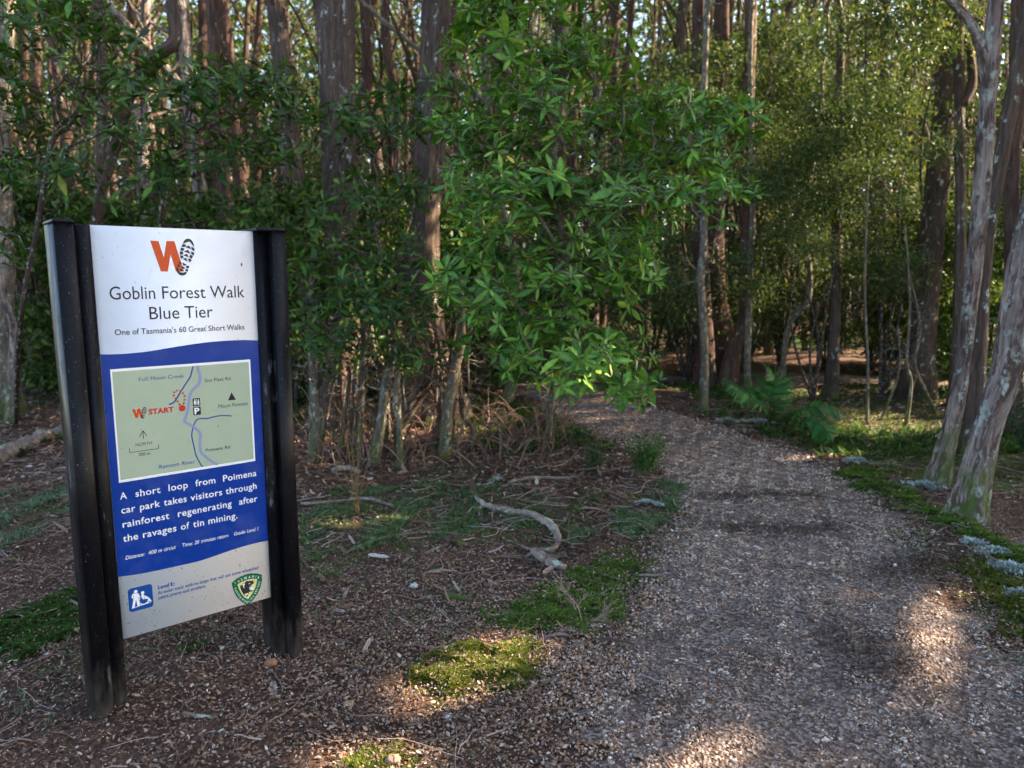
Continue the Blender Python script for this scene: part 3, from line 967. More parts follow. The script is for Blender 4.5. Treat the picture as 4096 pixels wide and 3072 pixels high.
def sprays(poly, n, D0, D1, per, bias, size=.2):
    """shoots gathered in flat sprays with gaps between"""
    c = sample_sil(poly, max(3, n // per), D0, D1, bias=bias)
    k = rng.integers(0, len(c), n * 2)
    p = c[k] + rng.normal(size=(n * 2, 3)) * np.array([size, size, size * .42])
    q = p - np.array([0, 0, CAM_H])
    dz = q[:, 1] * CP - q[:, 2] * SP
    px = np.stack([2048 + F_PX * q[:, 0] / dz, 1536 - F_PX * (q[:, 1] * SP + q[:, 2] * CP) / dz], 1)
    p = p[inpoly(px, poly)]
    return p[:n]

def sample_sil(poly, n, D0, D1, holes=None, bias=1.0):
    poly = np.array(poly, dtype=float)
    lo, hi = poly.min(0), poly.max(0)
    out = []
    while len(out) < n:
        p = lo + (hi - lo) * rng.random((n * 2, 2))
        p = p[inpoly(p, poly)]
        out += list(p)
    out = np.array(out[:n])
    cen = poly.mean(0)
    e = np.linalg.norm((out - cen) / (hi - lo), axis=1) * 2
    D = D0 + (D1 - D0) * np.clip(rng.random(n) ** bias * (1 - .25 * e) + .18 * e, 0, 1)
    return np.array([A(x, y, d) for (x, y), d in zip(out, D)])

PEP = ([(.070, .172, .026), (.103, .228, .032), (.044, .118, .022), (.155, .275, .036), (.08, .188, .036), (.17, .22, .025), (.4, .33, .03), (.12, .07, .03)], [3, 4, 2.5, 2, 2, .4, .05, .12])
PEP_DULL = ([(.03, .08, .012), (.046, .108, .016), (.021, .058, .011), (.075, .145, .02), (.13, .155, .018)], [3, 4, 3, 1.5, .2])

def pepper_shrub(name, label, root_px, stem_px, sil, n, D0, D1, leafL, nl, cols=PEP, r_tip=.0022, r_max=.03, group=None, extra=None, bias=1.0, bark=None, spread=.19, per=11):
    base = G3(*root_px)
    stem = [base - np.array([0, 0, .05])] + [A(*p) for p in stem_px]
    stem = smooth_path(stem, 4)
    tg = sprays([(x * 4096 / 2212, y * 4096 / 2212) for x, y in sil], n, D0, D1, per, bias, spread)
    tg = tg[tg[:, 2] > .12]
    NP, par, tips = grow(stem, tg)
    o = thing(name, base, label, 'shrub', group)
    m = M()
    skeleton(m, NP, par, tips, r_tip, seg=4, r_max=r_max, split=.0045)
    m.build('branches', [bark or BARK_LICHEN, TWIG_RED], o, loc=base)
    idx = [t_ for t_, _ in tips]
    ax = unit(NP[idx] - NP[par[idx]]) * .6 + np.array([0, -.08, .85]) + rng.normal(size=(len(idx), 3)) * .38
    m = M()
    whorls(m, NP[idx], ax, nl, leafL, (.25, .35), cols, (38, 104), (.0, .32))
    m.build('foliage', LEAF, o, loc=base)
    return o

MAIN = [(1010, -140), (1330, -140), (1340, 60), (1395, 110), (1400, 165), (1540, 185), (1560, 205), (1630, 212), (1668, 285), (1632, 310), (1630, 420), (1565, 512), (1525, 495), (1480, 465), (1425, 500), (1415, 560), (1432, 605), (1395, 640), (1430, 690), (1455, 760), (1430, 845), (1380, 880), (1285, 825), (1180, 860), (1070, 800), (990, 740), (1015, 680), (965, 640), (930, 600), (940, 540), (1005, 480), (940, 425), (960, 330), (930, 270), (910, 190), (940, 110), (985, 60)]
pepper_shrub('pepper_shrub', 'big bright green shrub with long glossy leaves reaching over the path edge', (2190, 1790), [(2205, 1560, 6.0), (2230, 1300, 5.7), (2260, 1050, 5.4), (2240, 800, 5.2)], MAIN, 1180, 4.0, 5.9, (.08, .132), (7, 11), bias=.8, spread=.17, per=10, r_tip=.0026)

# ------------------------------------------------------------------ trees with trunks drawn where they stand
def trunk_line(pts, D, wpx, base_on_ground=True):
    """pts: photo pixels from the foot upward; depth D; widths in photo pixels"""
    P = [A(x, y, d) for (x, y), d in zip(pts, D if np.ndim(D) else [D] * len(pts))]
    if base_on_ground:
        P[0][2] = Z(P[0]) - .08
    off = math.cos(math.atan(abs(np.mean([p[0] for p in pts]) - 2048) / F_PX))
    return smooth_path(P, 10), np.array(wpx) * off / F_PX * (np.mean(D) if np.ndim(D) else D) / 2

def carve_mask(c, grow_by=.11):
    """leaves whose shadow would fall on the sunlit patches are missing from the crowns"""
    g = c[:, :2] - SDIR[:2] * ((c[:, 2:3] - .03) / SDIR[2])
    k = np.zeros(len(c), bool)
    for q, poly in enumerate(LIT):
        k |= inpoly(g, poly) | (poly_dist(g, poly) < (grow_by * (.5 if q == 2 else .62) if q in (2, 3) else grow_by))
    for p, r in LIT_BALLS:
        d = c - p
        t = d @ SDIR
        k |= (np.linalg.norm(d - t[:, None] * SDIR, axis=1) < r) & (t > 0)
    return k

LIT = [reg([(1690, 2740), (1840, 2640), (2060, 2560), (2150, 2570), (2140, 2600), (1950, 2700), (1760, 2800)]),
       reg([(1330, 3150), (1430, 3010), (1580, 2985), (1700, 3060), (1720, 3160)]),
       reg([(2560, 3200), (2700, 3090), (2850, 3010), (2960, 2950), (2960, 2990), (2860, 3090), (2800, 3200)]),
       reg([(3675, 2640), (3690, 2500), (3745, 2400), (3790, 2345), (3800, 2410), (3765, 2540), (3745, 2680), (3745, 2840), (3715, 2840), (3700, 2720)]),
       reg([(3340, 1740), (3450, 1660), (3600, 1640), (3720, 1690), (3680, 1750), (3500, 1770)]),
       reg([(3220, 1590), (3290, 1560), (3330, 1590), (3280, 1620)]),
       reg([(1820, 1740), (1850, 1690), (1960, 1690), (1970, 1730)])]
LIT_BALLS = [(A(2690, 1260, 4.7), .15), (A(3840, 1480, 6.2), .22), (A(3560, 1700, 7.4), .35)]

CAN = ([(.03, .075, .018), (.045, .10, .022), (.06, .12, .025), (.10, .15, .035)], [3, 3, 2, .6])

def crown_points(n, cen, rad, clumps, spread=.55):
    c = rand_unit(clumps) * (rng.random((clumps, 1)) ** .4) * rad + cen
    k = rng.integers(0, clumps, n)
    return c[k] + rng.normal(size=(n, 3)) * spread * np.array([1, 1, .7])

def leaf_cloud(m, P, size, cols, elong=.45, up=.4, open_sun=False):
    n = len(P)
    T = rand_unit(n); N = rand_unit(n) + np.array([0, 0, up * 2])
    L = size * (.6 + .8 * rng.random(n))
    if open_sun:
        k = ~carve_mask(P + T * L[:, None] * .5, .09)
        P, T, N, L = P[k], T[k], N[k], L[k]
        n = len(P)
    leaves(m, P, T, N, L, L * elong, np.full(n, .15), mixc(n, *cols), fold=None, prof=(.25, 1, .15))

def crown_limbs(m, top, cen, rad, n, r0, mat=0):
    for k in range(n):
        d = rand_unit(1)[0]; d[2] = abs(d[2]) * .6 + .1
        e = cen + d * rad * .75
        s = top + (cen - top) * rng.random() * .5
        mid = (s + e) / 2 + rng.normal(size=3) * .2
        if carve_mask(np.array([s * (1 - f) + e * f for f in np.linspace(0, 1, 12)]), .12).any():
            continue
        tube(m, smooth_path([s, mid, e], 4), [r0 * (.5 + .3 * rng.random()), r0 * .12], 6, mat=mat, cap=False)

def placed_tree(name, label, pts, D, w, bark, crown=None, flute=.08, flare=(.25, .5), forks=(), group=None, up_to=7.0, cat='tree', seg=18, rug=.03, twigs=0):
    P, r = trunk_line(pts, D, w)
    rad = np.interp(np.linspace(0, 1, len(P)), np.linspace(0, 1, len(r)), r)
    if up_to and P[-1][2] < up_to:                      # carries on above the picture
        d = unit(P[-1] - P[-4]); d = unit(d * .6 + np.array([0, 0, .5]))
        ext = [P[-1] + d * (up_to - P[-1][2]) / d[2] * f + rng.normal(size=3) * .08 * f for f in np.linspace(.15, 1, 8)]
        P = np.vstack([P, ext]); rad = np.concatenate([rad, np.linspace(rad[-1] * .97, rad[-1] * .45, 8)])
    base = np.array([P[0][0], P[0][1], Z(P[0])])
    o = thing(name, base, label, cat, group)
    m = M()
    tube(m, P, rad, seg, flute=flute, flare=flare, rug=rug)
    for fp, fD, fw in forks:
        FP = smooth_path([A(x, y, d) for (x, y), d in zip(fp, fD if np.ndim(fD) else [fD] * len(fp))], 5)
        tube(m, FP, np.array(fw) / F_PX * np.mean(fD) / 2, 9, flute=.06)
    for q in range(twigs):
        k = int(len(P) * (.35 + .63 * rng.random())); k = min(k, len(P) - 1)
        a = rng.random() * 6.283; l = .12 + .35 * rng.random() ** 1.5
        d = np.array([math.cos(a), math.sin(a), .5 + .5 * rng.normal()]); d = unit(d)
        e = P[k] + d * l; mid = (P[k] + e) / 2 + rng.normal(size=3) * l * .12
        tube(m, smooth_path([P[k], mid, e], 3), [max(.003, rad[min(k, len(rad) - 1)] * .35), .0015], 5, cap=False)
        for _ in range(2):
            f = .3 + .6 * rng.random(); b0 = P[k] + (e - P[k]) * f
            tube(m, np.array([b0, b0 + unit(d + rng.normal(size=3) * .6) * l * .45]), [.0025, .001], 4, cap=False)
    if crown:
        cen, cr, n, size = crown
        cen = P[-1] + np.array(cen)
        crown_limbs(m, P[-1] - np.array([0, 0, .4]), cen, np.array(cr), 9, rad[-1])
    m.build('trunk', bark, o, loc=base)
    if crown:
        pts_ = crown_points(n, cen, np.array(cr), 90, .38)
        pts_ = pts_[pts_[:, 2] > 2.2]
        m2 = M()
        leaf_cloud(m2, pts_, size, CAN, .5, open_sun=True)
        m2.build('crown', LEAF_CANOPY, o, loc=base)
    return o

BIGC = ((1.4, .3, .5), (1.9, 1.9, 1.5), 7000, .11)
placed_tree('leaning_tree', 'thick pale trunk leaning right at the edge of the path, nearest of the right-hand trees',
            [(3860, 2050), (3935, 1770), (4022, 1500), (4058, 1300), (4088, 1100), (4150, 800), (4260, 300)], 4.45, [150, 116, 122, 128, 132, 125, 110], BARK_PALE, BIGC, .06, (.22, .45), up_to=5.6, seg=56, rug=.055)
placed_tree('leaning_tree', 'slimmer pale trunk with a fork near the top, behind the thick leaning trunk',
            [(3745, 1895), (3815, 1664), (3855, 1431), (3893, 1100), (3930, 729), (3960, 265), (3986, 0), (4010, -300)], 5.35, [95, 70, 62, 66, 72, 72, 66, 60], BARK_PALE, BIGC, .07, (.2, .35), up_to=6.0, seg=48, rug=.055,
            forks=[([(3955, 340), (3925, 190), (3880, 90), (3800, 0), (3700, -120)], 5.35, [50, 44, 36, 34, 28])])
placed_tree('forest_tree', 'grey brown trunk slanting up to the right behind the forked trunk',
            [(3890, 1800), (3920, 1300), (3950, 950), (4010, 600), (4075, 250), (4120, 0)], 6.2, [90, 62, 62, 66, 64, 60], BARK_STRINGY, ((1, 0, .8), (2.2, 2.2, 1.8), 6000, .11), up_to=6.6)
placed_tree('forest_tree', 'reddish fibrous trunk at the right edge behind the leaning trees',
            [(4060, 1760), (4050, 1300), (4050, 700), (4075, 300), (4085, 0)], 7.0, [90, 66, 66, 80, 84], BARK_RED, ((.5, 0, 1), (2.2, 2.2, 1.8), 6000, .11), up_to=7.2)
placed_tree('forest_tree', 'dark brown trunk with a curved side branch, left of the forked pale trunk',
            [(3820, 1690), (3835, 1300), (3842, 900), (3838, 500), (3835, 100), (3850, -200)], 8.0, [70, 52, 48, 44, 44, 40], BARK_STRINGY, ((0, 0, 1), (2.2, 2.2, 1.6), 5000, .11), up_to=7.6,
            forks=[([(3850, 420), (3890, 330), (3870, 180), (3830, 100)], 8.0, [40, 34, 28, 24])])
placed_tree('stringybark_tree', 'big grey brown fibrous trunk behind the leafy shrubs, right of the sign',
            [(1345, 1770), (1372, 1500), (1380, 1250), (1368, 800), (1352, 400), (1345, 0), (1340, -200)], 7.25, [140, 122, 118, 128, 140, 150, 146], BARK_STRINGY, None, .10, (.35, .55), up_to=9, seg=48, rug=.05)
placed_tree('stringybark_tree', 'second large fibrous trunk with a wide flared base, half hidden by shrubs',
            [(1722, 1735), (1725, 1560), (1700, 1350), (1690, 1000), (1720, 500), (1750, 0)], 7.7, [230, 205, 150, 130, 120, 110], BARK_STRINGY, None, .12, (.35, .3), up_to=9, seg=48, rug=.05)
placed_tree('stringybark_tree', 'brown fibrous trunk behind the path bend, leftmost of a close trio',
            [(2825, 1500), (2815, 1300), (2800, 1000), (2790, 500), (2800, 0)], 10.2, [90, 74, 66, 62, 58], BARK_RED, None, .1, (.3, .3), up_to=10)
placed_tree('stringybark_tree', 'brown fibrous trunk behind the path bend, middle of a close trio',
            [(2880, 1500), (2900, 1380), (2870, 1200), (2862, 900), (2880, 400), (2890, 0)], 10.6, [95, 80, 72, 66, 62, 58], BARK_RED, None, .1, (.3, .3), up_to=10)
placed_tree('stringybark_tree', 'bent brown trunk sweeping up to the right, rightmost of a close trio',
            [(2900, 1510), (2935, 1400), (2975, 1280), (2990, 1050), (2985, 700), (3000, 200)], 10.0, [80, 62, 56, 56, 52, 48], BARK_RED, None, .1, (.3, .2), up_to=10)
placed_tree('slim_tree', 'slim mossy trunk with white lichen standing at the path bend',
            [(2812, 1640), (2818, 1440), (2812, 1260), (2802, 1100), (2815, 960), (2812, 500), (2830, 0)], 8.3, [42, 34, 34, 32, 32, 28, 24], BARK_LICHEN, None, .05, (.15, .3), up_to=8, seg=12, twigs=12)
placed_tree('slim_tree', 'thin straight grey trunk behind the tall fern frond',
            [(2992, 1570), (2990, 1400), (2998, 1139), (3010, 800), (3000, 300)], 9.6, [32, 28, 26, 24, 22], BARK_LICHEN, None, .05, (.15, .3), up_to=8, seg=10, twigs=12)
placed_tree('slim_tree', 'crooked grey sapling with an elbow bend, right of the fern',
            [(3128, 1530), (3137, 1406), (3158, 1298), (3187, 1254), (3231, 1204), (3238, 1081), (3220, 900), (3260, 600)], 10.0, [26, 26, 28, 28, 28, 24, 20, 16], BARK_LICHEN, None, .05, (.15, .3), up_to=6, seg=10, twigs=14)
placed_tree('slim_tree', 'straight brown trunk with a mossy foot beyond the ferns',
            [(3325, 1570), (3338, 1330), (3345, 1117), (3348, 800), (3360, 300)], 9.6, [58, 46, 42, 38, 34], BARK_STRINGY, None, .08, (.2, .5), up_to=8, seg=14, twigs=14)
for pts, D, w, lab in [
    ([(3470, 1690), (3472, 1480), (3462, 1260), (3460, 1050), (3475, 700)], 7.6, [18, 16, 14, 12, 9], 'thin sapling rising from the sunlit moss, left of two'),
    ([(3625, 1680), (3645, 1540), (3628, 1440), (3640, 1200), (3620, 900)], 7.6, [26, 20, 16, 14, 10], 'thin sapling rising from the sunlit moss, right of two'),
    ([(3760, 1640), (3700, 1560), (3660, 1450), (3680, 1300), (3640, 1100)], 8.4, [22, 20, 18, 16, 12], 'dark crooked sapling leaning left behind the sunlit moss'),
    ([(3520, 1640), (3580, 1540), (3600, 1440), (3590, 1300)], 8.0, [16, 14, 12, 8], 'short bent dead sapling between the two thin ones')]:
    placed_tree('sapling', lab, pts, D, np.array(w) * .75, BARK_LICHEN, None, .03, (.1, .3), up_to=None, cat='sapling', group='saplings in the mossy clearing', seg=7, twigs=14)
for pts, D, w, lab in [
    ([(1263, 1825), (1262, 1620), (1250, 1470), (1241, 1280), (1255, 1000)], 6.1, [44, 34, 28, 26, 20], 'dark mossy shrub stem just right of the sign post'),
    ([(1428, 1795), (1432, 1700), (1447, 1596), (1452, 1440), (1470, 1200)], 6.3, [46, 40, 36, 30, 22], 'pale lichen covered stem in front of the big trunk'),
    ([(1485, 1830), (1522, 1704), (1545, 1533), (1580, 1394), (1592, 1280), (1600, 1000)], 6.1, [46, 40, 38, 34, 28, 20], 'curving mossy stem leaning right between the two big trunks'),
    ([(1599, 1860), (1597, 1704), (1580, 1615), (1590, 1457), (1570, 1280)], 5.9, [26, 22, 20, 18, 14], 'thin wavy stem spotted with white lichen'),
    ([(1776, 1790), (1789, 1660), (1820, 1470), (1846, 1343), (1840, 1100)], 6.2, [52, 44, 40, 34, 24], 'leaning lichen spotted stem right of the flared trunk')]:
    placed_tree('shrub_stem', lab, pts, D, w, BARK_LICHEN, None, .05, (.12, .35), up_to=None, cat='shrub stem', group='bare shrub stems under the leaves', seg=10, twigs=12)
for k in range(22):
    x0 = 1240 + 680 * rng.random(); y0 = 1730 + 110 * rng.random()
    d = depth_of(y0); lean = rng.normal() * 90
    pts = [(x0, y0)]
    for q in range(1, 6):
        pts.append((x0 + lean * q / 5 + rng.normal() * 16, y0 - q * (60 + 50 * rng.random())))
    w = 9 + 22 * rng.random() ** 2
    placed_tree('shrub_stem', 'thin twisted brown stem in the tangle under the big trunks', pts, d, [w * 1.2, w, w * .9, w * .7, w * .5], BARK_STRINGY if rng.random() < .5 else BARK_LICHEN, None, .05, (.1, .3), up_to=None, cat='shrub stem', group='tangle of thin stems under the big trunks', seg=7, twigs=9)
placed_tree('mossy_tree', 'dark mossy trunk at the left edge behind the sign', [(30, 1560), (20, 1300), (25, 1000), (10, 600), (30, 0)], 8.0, [120, 84, 76, 70, 66], BARK_LICHEN, None, .1, (.3, .5), up_to=9)
placed_tree('mossy_tree', 'slim crooked pale trunk beside the dark mossy one at the left edge', [(20, 1470), (55, 1390), (50, 1280), (10, 1180), (15, 1000), (-40, 700)], 7.6, [60, 40, 36, 40, 36, 30], BARK_PALE, None, .05, (.15, .4), up_to=None, seg=10)
placed_tree('crooked_tree', 'dark tree with a bent limb rising among leaves above the sign',
            [(330, 1560), (350, 1100), (400, 800), (470, 560), (520, 380), (620, 230), (700, 160), (690, 0), (720, -200)], 6.6, [46, 42, 42, 46, 52, 56, 56, 58, 50], BARK_STRINGY, None, .06, (.2, .3), up_to=8)
placed_tree('crooked_tree', 'dark straight trunk at top left behind the shrub leaves', [(380, 1500), (400, 800), (410, 300), (390, 0), (385, -200)], 8.6, [50, 46, 50, 56, 54], BARK_STRINGY, None, .06, (.2, .3), up_to=8)

# other pepper shrubs, behind
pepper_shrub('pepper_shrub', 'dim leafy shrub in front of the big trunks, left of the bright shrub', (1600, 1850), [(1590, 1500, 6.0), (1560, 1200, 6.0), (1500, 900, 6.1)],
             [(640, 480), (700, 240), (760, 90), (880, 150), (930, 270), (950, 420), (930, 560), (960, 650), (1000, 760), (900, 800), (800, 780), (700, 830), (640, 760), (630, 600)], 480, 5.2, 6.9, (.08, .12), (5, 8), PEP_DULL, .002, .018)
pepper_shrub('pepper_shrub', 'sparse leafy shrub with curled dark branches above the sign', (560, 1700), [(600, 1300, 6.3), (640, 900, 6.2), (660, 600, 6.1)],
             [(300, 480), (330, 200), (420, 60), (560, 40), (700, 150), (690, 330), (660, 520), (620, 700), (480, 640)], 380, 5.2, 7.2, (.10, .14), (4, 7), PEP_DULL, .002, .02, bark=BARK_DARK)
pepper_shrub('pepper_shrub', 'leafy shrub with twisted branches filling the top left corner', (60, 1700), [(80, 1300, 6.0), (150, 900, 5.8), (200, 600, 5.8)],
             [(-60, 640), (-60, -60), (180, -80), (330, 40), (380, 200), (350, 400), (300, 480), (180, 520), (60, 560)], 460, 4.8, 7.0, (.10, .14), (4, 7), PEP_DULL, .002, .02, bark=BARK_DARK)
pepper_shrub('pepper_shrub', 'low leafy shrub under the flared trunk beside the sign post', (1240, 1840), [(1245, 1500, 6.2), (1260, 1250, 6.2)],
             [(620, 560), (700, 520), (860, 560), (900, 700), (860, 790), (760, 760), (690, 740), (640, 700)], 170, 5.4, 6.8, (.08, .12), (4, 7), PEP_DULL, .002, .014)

# ------------------------------------------------------------------ forest behind: kinds built once, then copied
FINE = ([(.035, .08, .02), (.055, .11, .026), (.075, .135, .03), (.11, .15, .04), (.15, .17, .05)], [3, 3, 2, 1, .5])

def forest_kind(name, label, h, r, bark, bend, cr_lo, cr_r, nleaf, lsize, forks=0, flute=.08):
    o = thing(name, (0, 0, 0), label, 'tree')
    m = M()
    n = 14
    zz = np.linspace(-.15, h, n)
    P = np.stack([bend * np.sin(zz / h * 4 + rng.random() * 6) * (zz / h) + bend * .4 * rng.normal(size=n).cumsum() * .3, bend * np.sin(zz / h * 5 + rng.random() * 6) * (zz / h), zz], 1)
    P = smooth_path(P, 3)
    tube(m, P, np.linspace(r, r * .4, 8), 12, flute=flute, flare=(.3, .5))
    tips = []
    for k in range(forks + 10):
        z0 = h * (.25 + .65 * rng.random()) if k >= forks else h * (.2 + .2 * rng.random())
        b = P[np.argmin(abs(P[:, 2] - z0))]
        a = rng.random() * 6.28; l = (.6 + 1.4 * rng.random()) * (1 if k >= forks else 2)
        e = b + np.array([math.cos(a) * l * .8, math.sin(a) * l * .8, l * (.6 + .6 * rng.random())])
        mid = (b + e) / 2 + rng.normal(size=3) * .15
        tube(m, smooth_path([b, mid, e], 4), [r * (.3 if k >= forks else .6), r * .1], 6, cap=False)
        tips.append(e)
    for k in range(6):                                   # dead twigs low on the trunk
        z0 = .8 + 3 * rng.random()
        b = P[np.argmin(abs(P[:, 2] - z0))]; a = rng.random() * 6.28; l = .3 + .7 * rng.random()
        e = b + np.array([math.cos(a) * l, math.sin(a) * l, l * (.5 * rng.random() - .1)])
        tube(m, smooth_path([b, (b + e) / 2 + rng.normal(size=3) * .07, e], 3), [.012, .004], 4, cap=False)
    m.build('trunk', bark, o)
    cl = []
    for k in range(46):
        z0 = cr_lo + (h - cr_lo + .6) * rng.random() ** .8
        a = rng.random() * 6.28; q = cr_r * rng.random() ** .5 * (1.1 - .5 * (z0 - cr_lo) / h)
        cl.append([math.cos(a) * q, math.sin(a) * q, z0])
    cl = np.array(cl)
    k = rng.integers(0, len(cl), nleaf)
    pts = cl[k] + rng.normal(size=(nleaf, 3)) * np.array([.33, .33, .2])
    m = M()
    leaf_cloud(m, pts, lsize, FINE, .42)
    m.build('crown', LEAF_FINE, o)
    return o

kinds = [
    (forest_kind('forest_tree', '', 11, .085, BARK_RED, .25, 5.0, 1.2, 800, .085), 'straight red brown trunk'),
    (forest_kind('forest_tree', '', 13, .14, BARK_STRINGY, .3, 6.0, 1.5, 900, .09), 'thick stringy grey brown trunk'),
    (forest_kind('forest_tree', '', 10, .06, BARK_RED, .6, 4.0, 1.1, 700, .075, 1), 'slender wavy brown trunk'),
    (forest_kind('forest_tree', '', 10, .08, BARK_PALE, .3, 5.0, 1.2, 700, .08, 1), 'pale lichen spotted trunk'),
    (forest_kind('forest_tree', '', 9, .05, BARK_LICHEN, .7, 3.2, 1.1, 700, .07, 2), 'thin dark forked trunk')]
def region(x, y):
    a = math.degrees(math.atan2(x, y))
    far = 'deep' if y > 17 else 'standing'
    if a < -14: return far + ' in the forest behind the sign'
    if a < 6: return far + ' in the forest behind the leafy shrubs'
    if a < 20: return far + ' in the forest beyond the path bend'
    return far + ' in the forest behind the leaning trees'
used = set()
spots = []
for k in range(9000):
    y = 8.5 + 19 * rng.random()
    x = (rng.random() * 2 - 1) * (.80 * y + 1.5)
    p = np.array([x, y])
    if y - .325 * x < 8.2 or (abs(y - 10.9) < .9 and x > -.3) or path_dist(p[None])[0] > -.35:
        continue
    if 1.5 < x < 5.2 and y < 10.4:
        continue
    dmin = .5 + .02 * y
    if all(np.hypot(*(p - q)) > dmin for q in spots):
        spots.append(p)
    if len(spots) >= 240:
        break
for p in spots:
    ki = rng.choice(5, p=[.36, .18, .27, .04, .15])
    o, lab = kinds[ki]
    lb = lab + ' ' + region(*p)
    sc = .8 + .5 * rng.random()
    loc = (p[0], p[1], Z(p) - .02)
    if ki not in used:
        used.add(ki)
        o.location = loc; o.scale = (sc,) * 3; o['label'] = lb; o['group'] = lb.replace(' trunk', ' trunks')
    else:
        c = copy_tree(o, loc, rng.random() * 6.28, sc, lb, lb.replace(' trunk', ' trunks'))
        c.rotation_euler = (rng.normal() * .05, rng.normal() * .05, c.rotation_euler[2])

# added unseen trees right of the frame, crowns carved to shade the path
shade = [(7.2, 1.0), (7.4, 4.2), (7.6, 6.6), (9.2, 2.4), (9.6, 5.2), (9.0, 8.6), (11.5, 3.6), (12.0, 7.0), (14.5, 5.2), (14.8, 8.6), (8.0, -1.2), (10.0, -.6), (13.0, .6), (16.5, 7.4)]
for k, (x, y) in enumerate(shade):
    h = 6.2 + 2.2 * rng.random()
    for _ in range(60):
        zz = np.linspace(0, h * .85, 40)
        if not carve_mask(np.column_stack([np.full(40, x + .1), np.full(40, y), zz]), .22).any():
            break
        x, y = x + rng.normal() * .3, y + rng.normal() * .3
    base = np.array([x, y, Z((x, y))])
    o = thing('added_shade_tree', base, 'added unseen tree right of the path, its carved crown shading the ground', 'tree', 'added unseen shade trees right of the path')
    m = M()
    P = smooth_path([base - np.array([0, 0, .1]), base + np.array([.1, .1, h * .4]), base + np.array([.1, -.1, h * .8])], 6)
    tube(m, P, [.16, .09], 12, flute=.08, flare=(.3, .5))
    cen = base + np.array([0, 0, h])
    cr = np.array([2.3, 2.3, 2.0])
    crown_limbs(m, P[-1], cen, cr, 10, .09)
    m.build('trunk', BARK_STRINGY, o, loc=base)
    pts = crown_points(12500, cen, cr, 130, .44)
    pts = pts[pts[:, 2] > 2.4]
    m = M()
    leaf_cloud(m, pts, .13, CAN, .55, open_sun=True)
    m.build('crown', LEAF_CANOPY, o, loc=base)

# fine-leaved bushes
def bush_kind(h, rad, n, size, cols, elong=.35, zlo=.08):
    o = thing('fine_leaved_bush', (0, 0, 0), '', 'bush')
    m = M()
    st = []
    for k in range(9 if zlo < .2 else 4):
        a = rng.random() * 6.28; q = rad * (.3 + .6 * rng.random())
        e = np.array([math.cos(a) * q, math.sin(a) * q, h * (.55 + .4 * rng.random())])
        tube(m, smooth_path([(0, 0, -.05), e * np.array([.25, .25, .35]) + rng.normal(size=3) * .08, e * np.array([.5, .5, .7]) + rng.normal(size=3) * .08, e], 4), [.022, .006], 5, cap=False)
        st.append(e)
    m.build('stems', BARK_DARK, o)
    cl = []
    for k in range(34):
        z = h * (zlo + (1 - zlo) * rng.random()); a = rng.random() * 6.28
        q = rad * math.sqrt(max(0.05, 1 - (2 * z / h - .9) ** 2 * .8)) * rng.random() ** .4
        cl.append([math.cos(a) * q, math.sin(a) * q, z])
    cl = np.array(cl)
    k = rng.integers(0, len(cl), n)
    pts = cl[k] + rng.normal(size=(n, 3)) * np.array([.17, .17, .075]) * max(.5, rad)
    pts = pts[pts[:, 2] > .02]
    m = M()
    leaf_cloud(m, pts, size, cols, elong)
    m.build('foliage', LEAF_FINE, o)
    return o

GREY = ([(.038, .075, .026), (.058, .102, .033), (.082, .125, .04), (.14, .16, .058)], [3, 3, 2, 1])
bk = [bush_kind(3.2, 1.1, 13000, .055, GREY), bush_kind(4.6, 1.35, 19000, .058, GREY), bush_kind(2.4, 1.0, 11000, .075, FINE, .5), bush_kind(4.3, 1.15, 20000, .05, GREY, .35, .33)]
bush_spots = [(180, 9.2, 2, 'broad leaved bush behind the left post, nearest of the dim bushes there'), (520, 10.2, 2, 'broad leaved bush above the sign, left of the crooked tree'), (760, 9.4, 2, 'broad leaved bush above the middle of the sign'), (1010, 10.0, 2, 'broad leaved bush behind the right post'), (1180, 8.8, 2, 'broad leaved bush between the right post and the big trunk'), (1560, 9.6, 2, 'broad leaved bush between the two big trunks'), (1900, 9.4, 2, 'broad leaved bush behind the bright shrub, right of the flared trunk'), (3260, 9.2, 3, 'grey green small leaved bush above the straight mossy footed trunk'), (3530, 9.4, 3, 'grey green small leaved bush above the thin saplings'),(2750, 10.5, 1, 'dark fine leaved bush just right of the bright shrub'), (2980, 11.8, 1, 'dark fine leaved bush above the trio of trunks'), (3120, 12.0, 1, 'tall grey green fine leaved bush beyond the fern'),
              (3300, 12.4, 1, 'fine leaved bush above the far path, right of the tall grey green one'), (3480, 12.0, 0, 'fine leaved bush behind the thin saplings'), (3640, 12.6, 2, 'broad leaved bush catching sun behind the saplings'),
              (3760, 11.8, 2, 'broad leaved bush left of the forked pale trunk'), (2600, 12.5, 1, 'fine leaved bush behind the bright shrub'), (2350, 12.6, 0, 'dim bush beyond the bright shrub'), (3950, 9.8, 2, 'dark bush behind the right-hand trunks'),
              (4080, 12.0, 0, 'dim bush at the right edge deep in the forest'), (2050, 12.2, 0, 'dim bush between the big trunks'), (900, 11.5, 2, 'dim bush behind the sign'), (300, 11.8, 0, 'dim bush far behind the left post'),
              (600, 13, 1, 'tall dim bush behind the crooked tree'), (100, 12.6, 2, 'dim bush at the left edge'), (1150, 12.4, 1, 'tall dim bush just right of the sign'), (1520, 13.2, 0, 'dim bush behind the big fibrous trunk')]
bu = set()
for px, D, k, lab in bush_spots:
    q = A(px, 1500, D)
    loc = (q[0], q[1], Z(q))
    s = .85 + .35 * rng.random()
    if k not in bu:
        bu.add(k)
        o = bk[k]; o.location = loc; o.scale = (s,) * 3; o['label'] = lab; o['group'] = 'bushes in the forest'
    else:
        copy_tree(bk[k], loc, rng.random() * 6.28, s, lab, 'bushes in the forest')

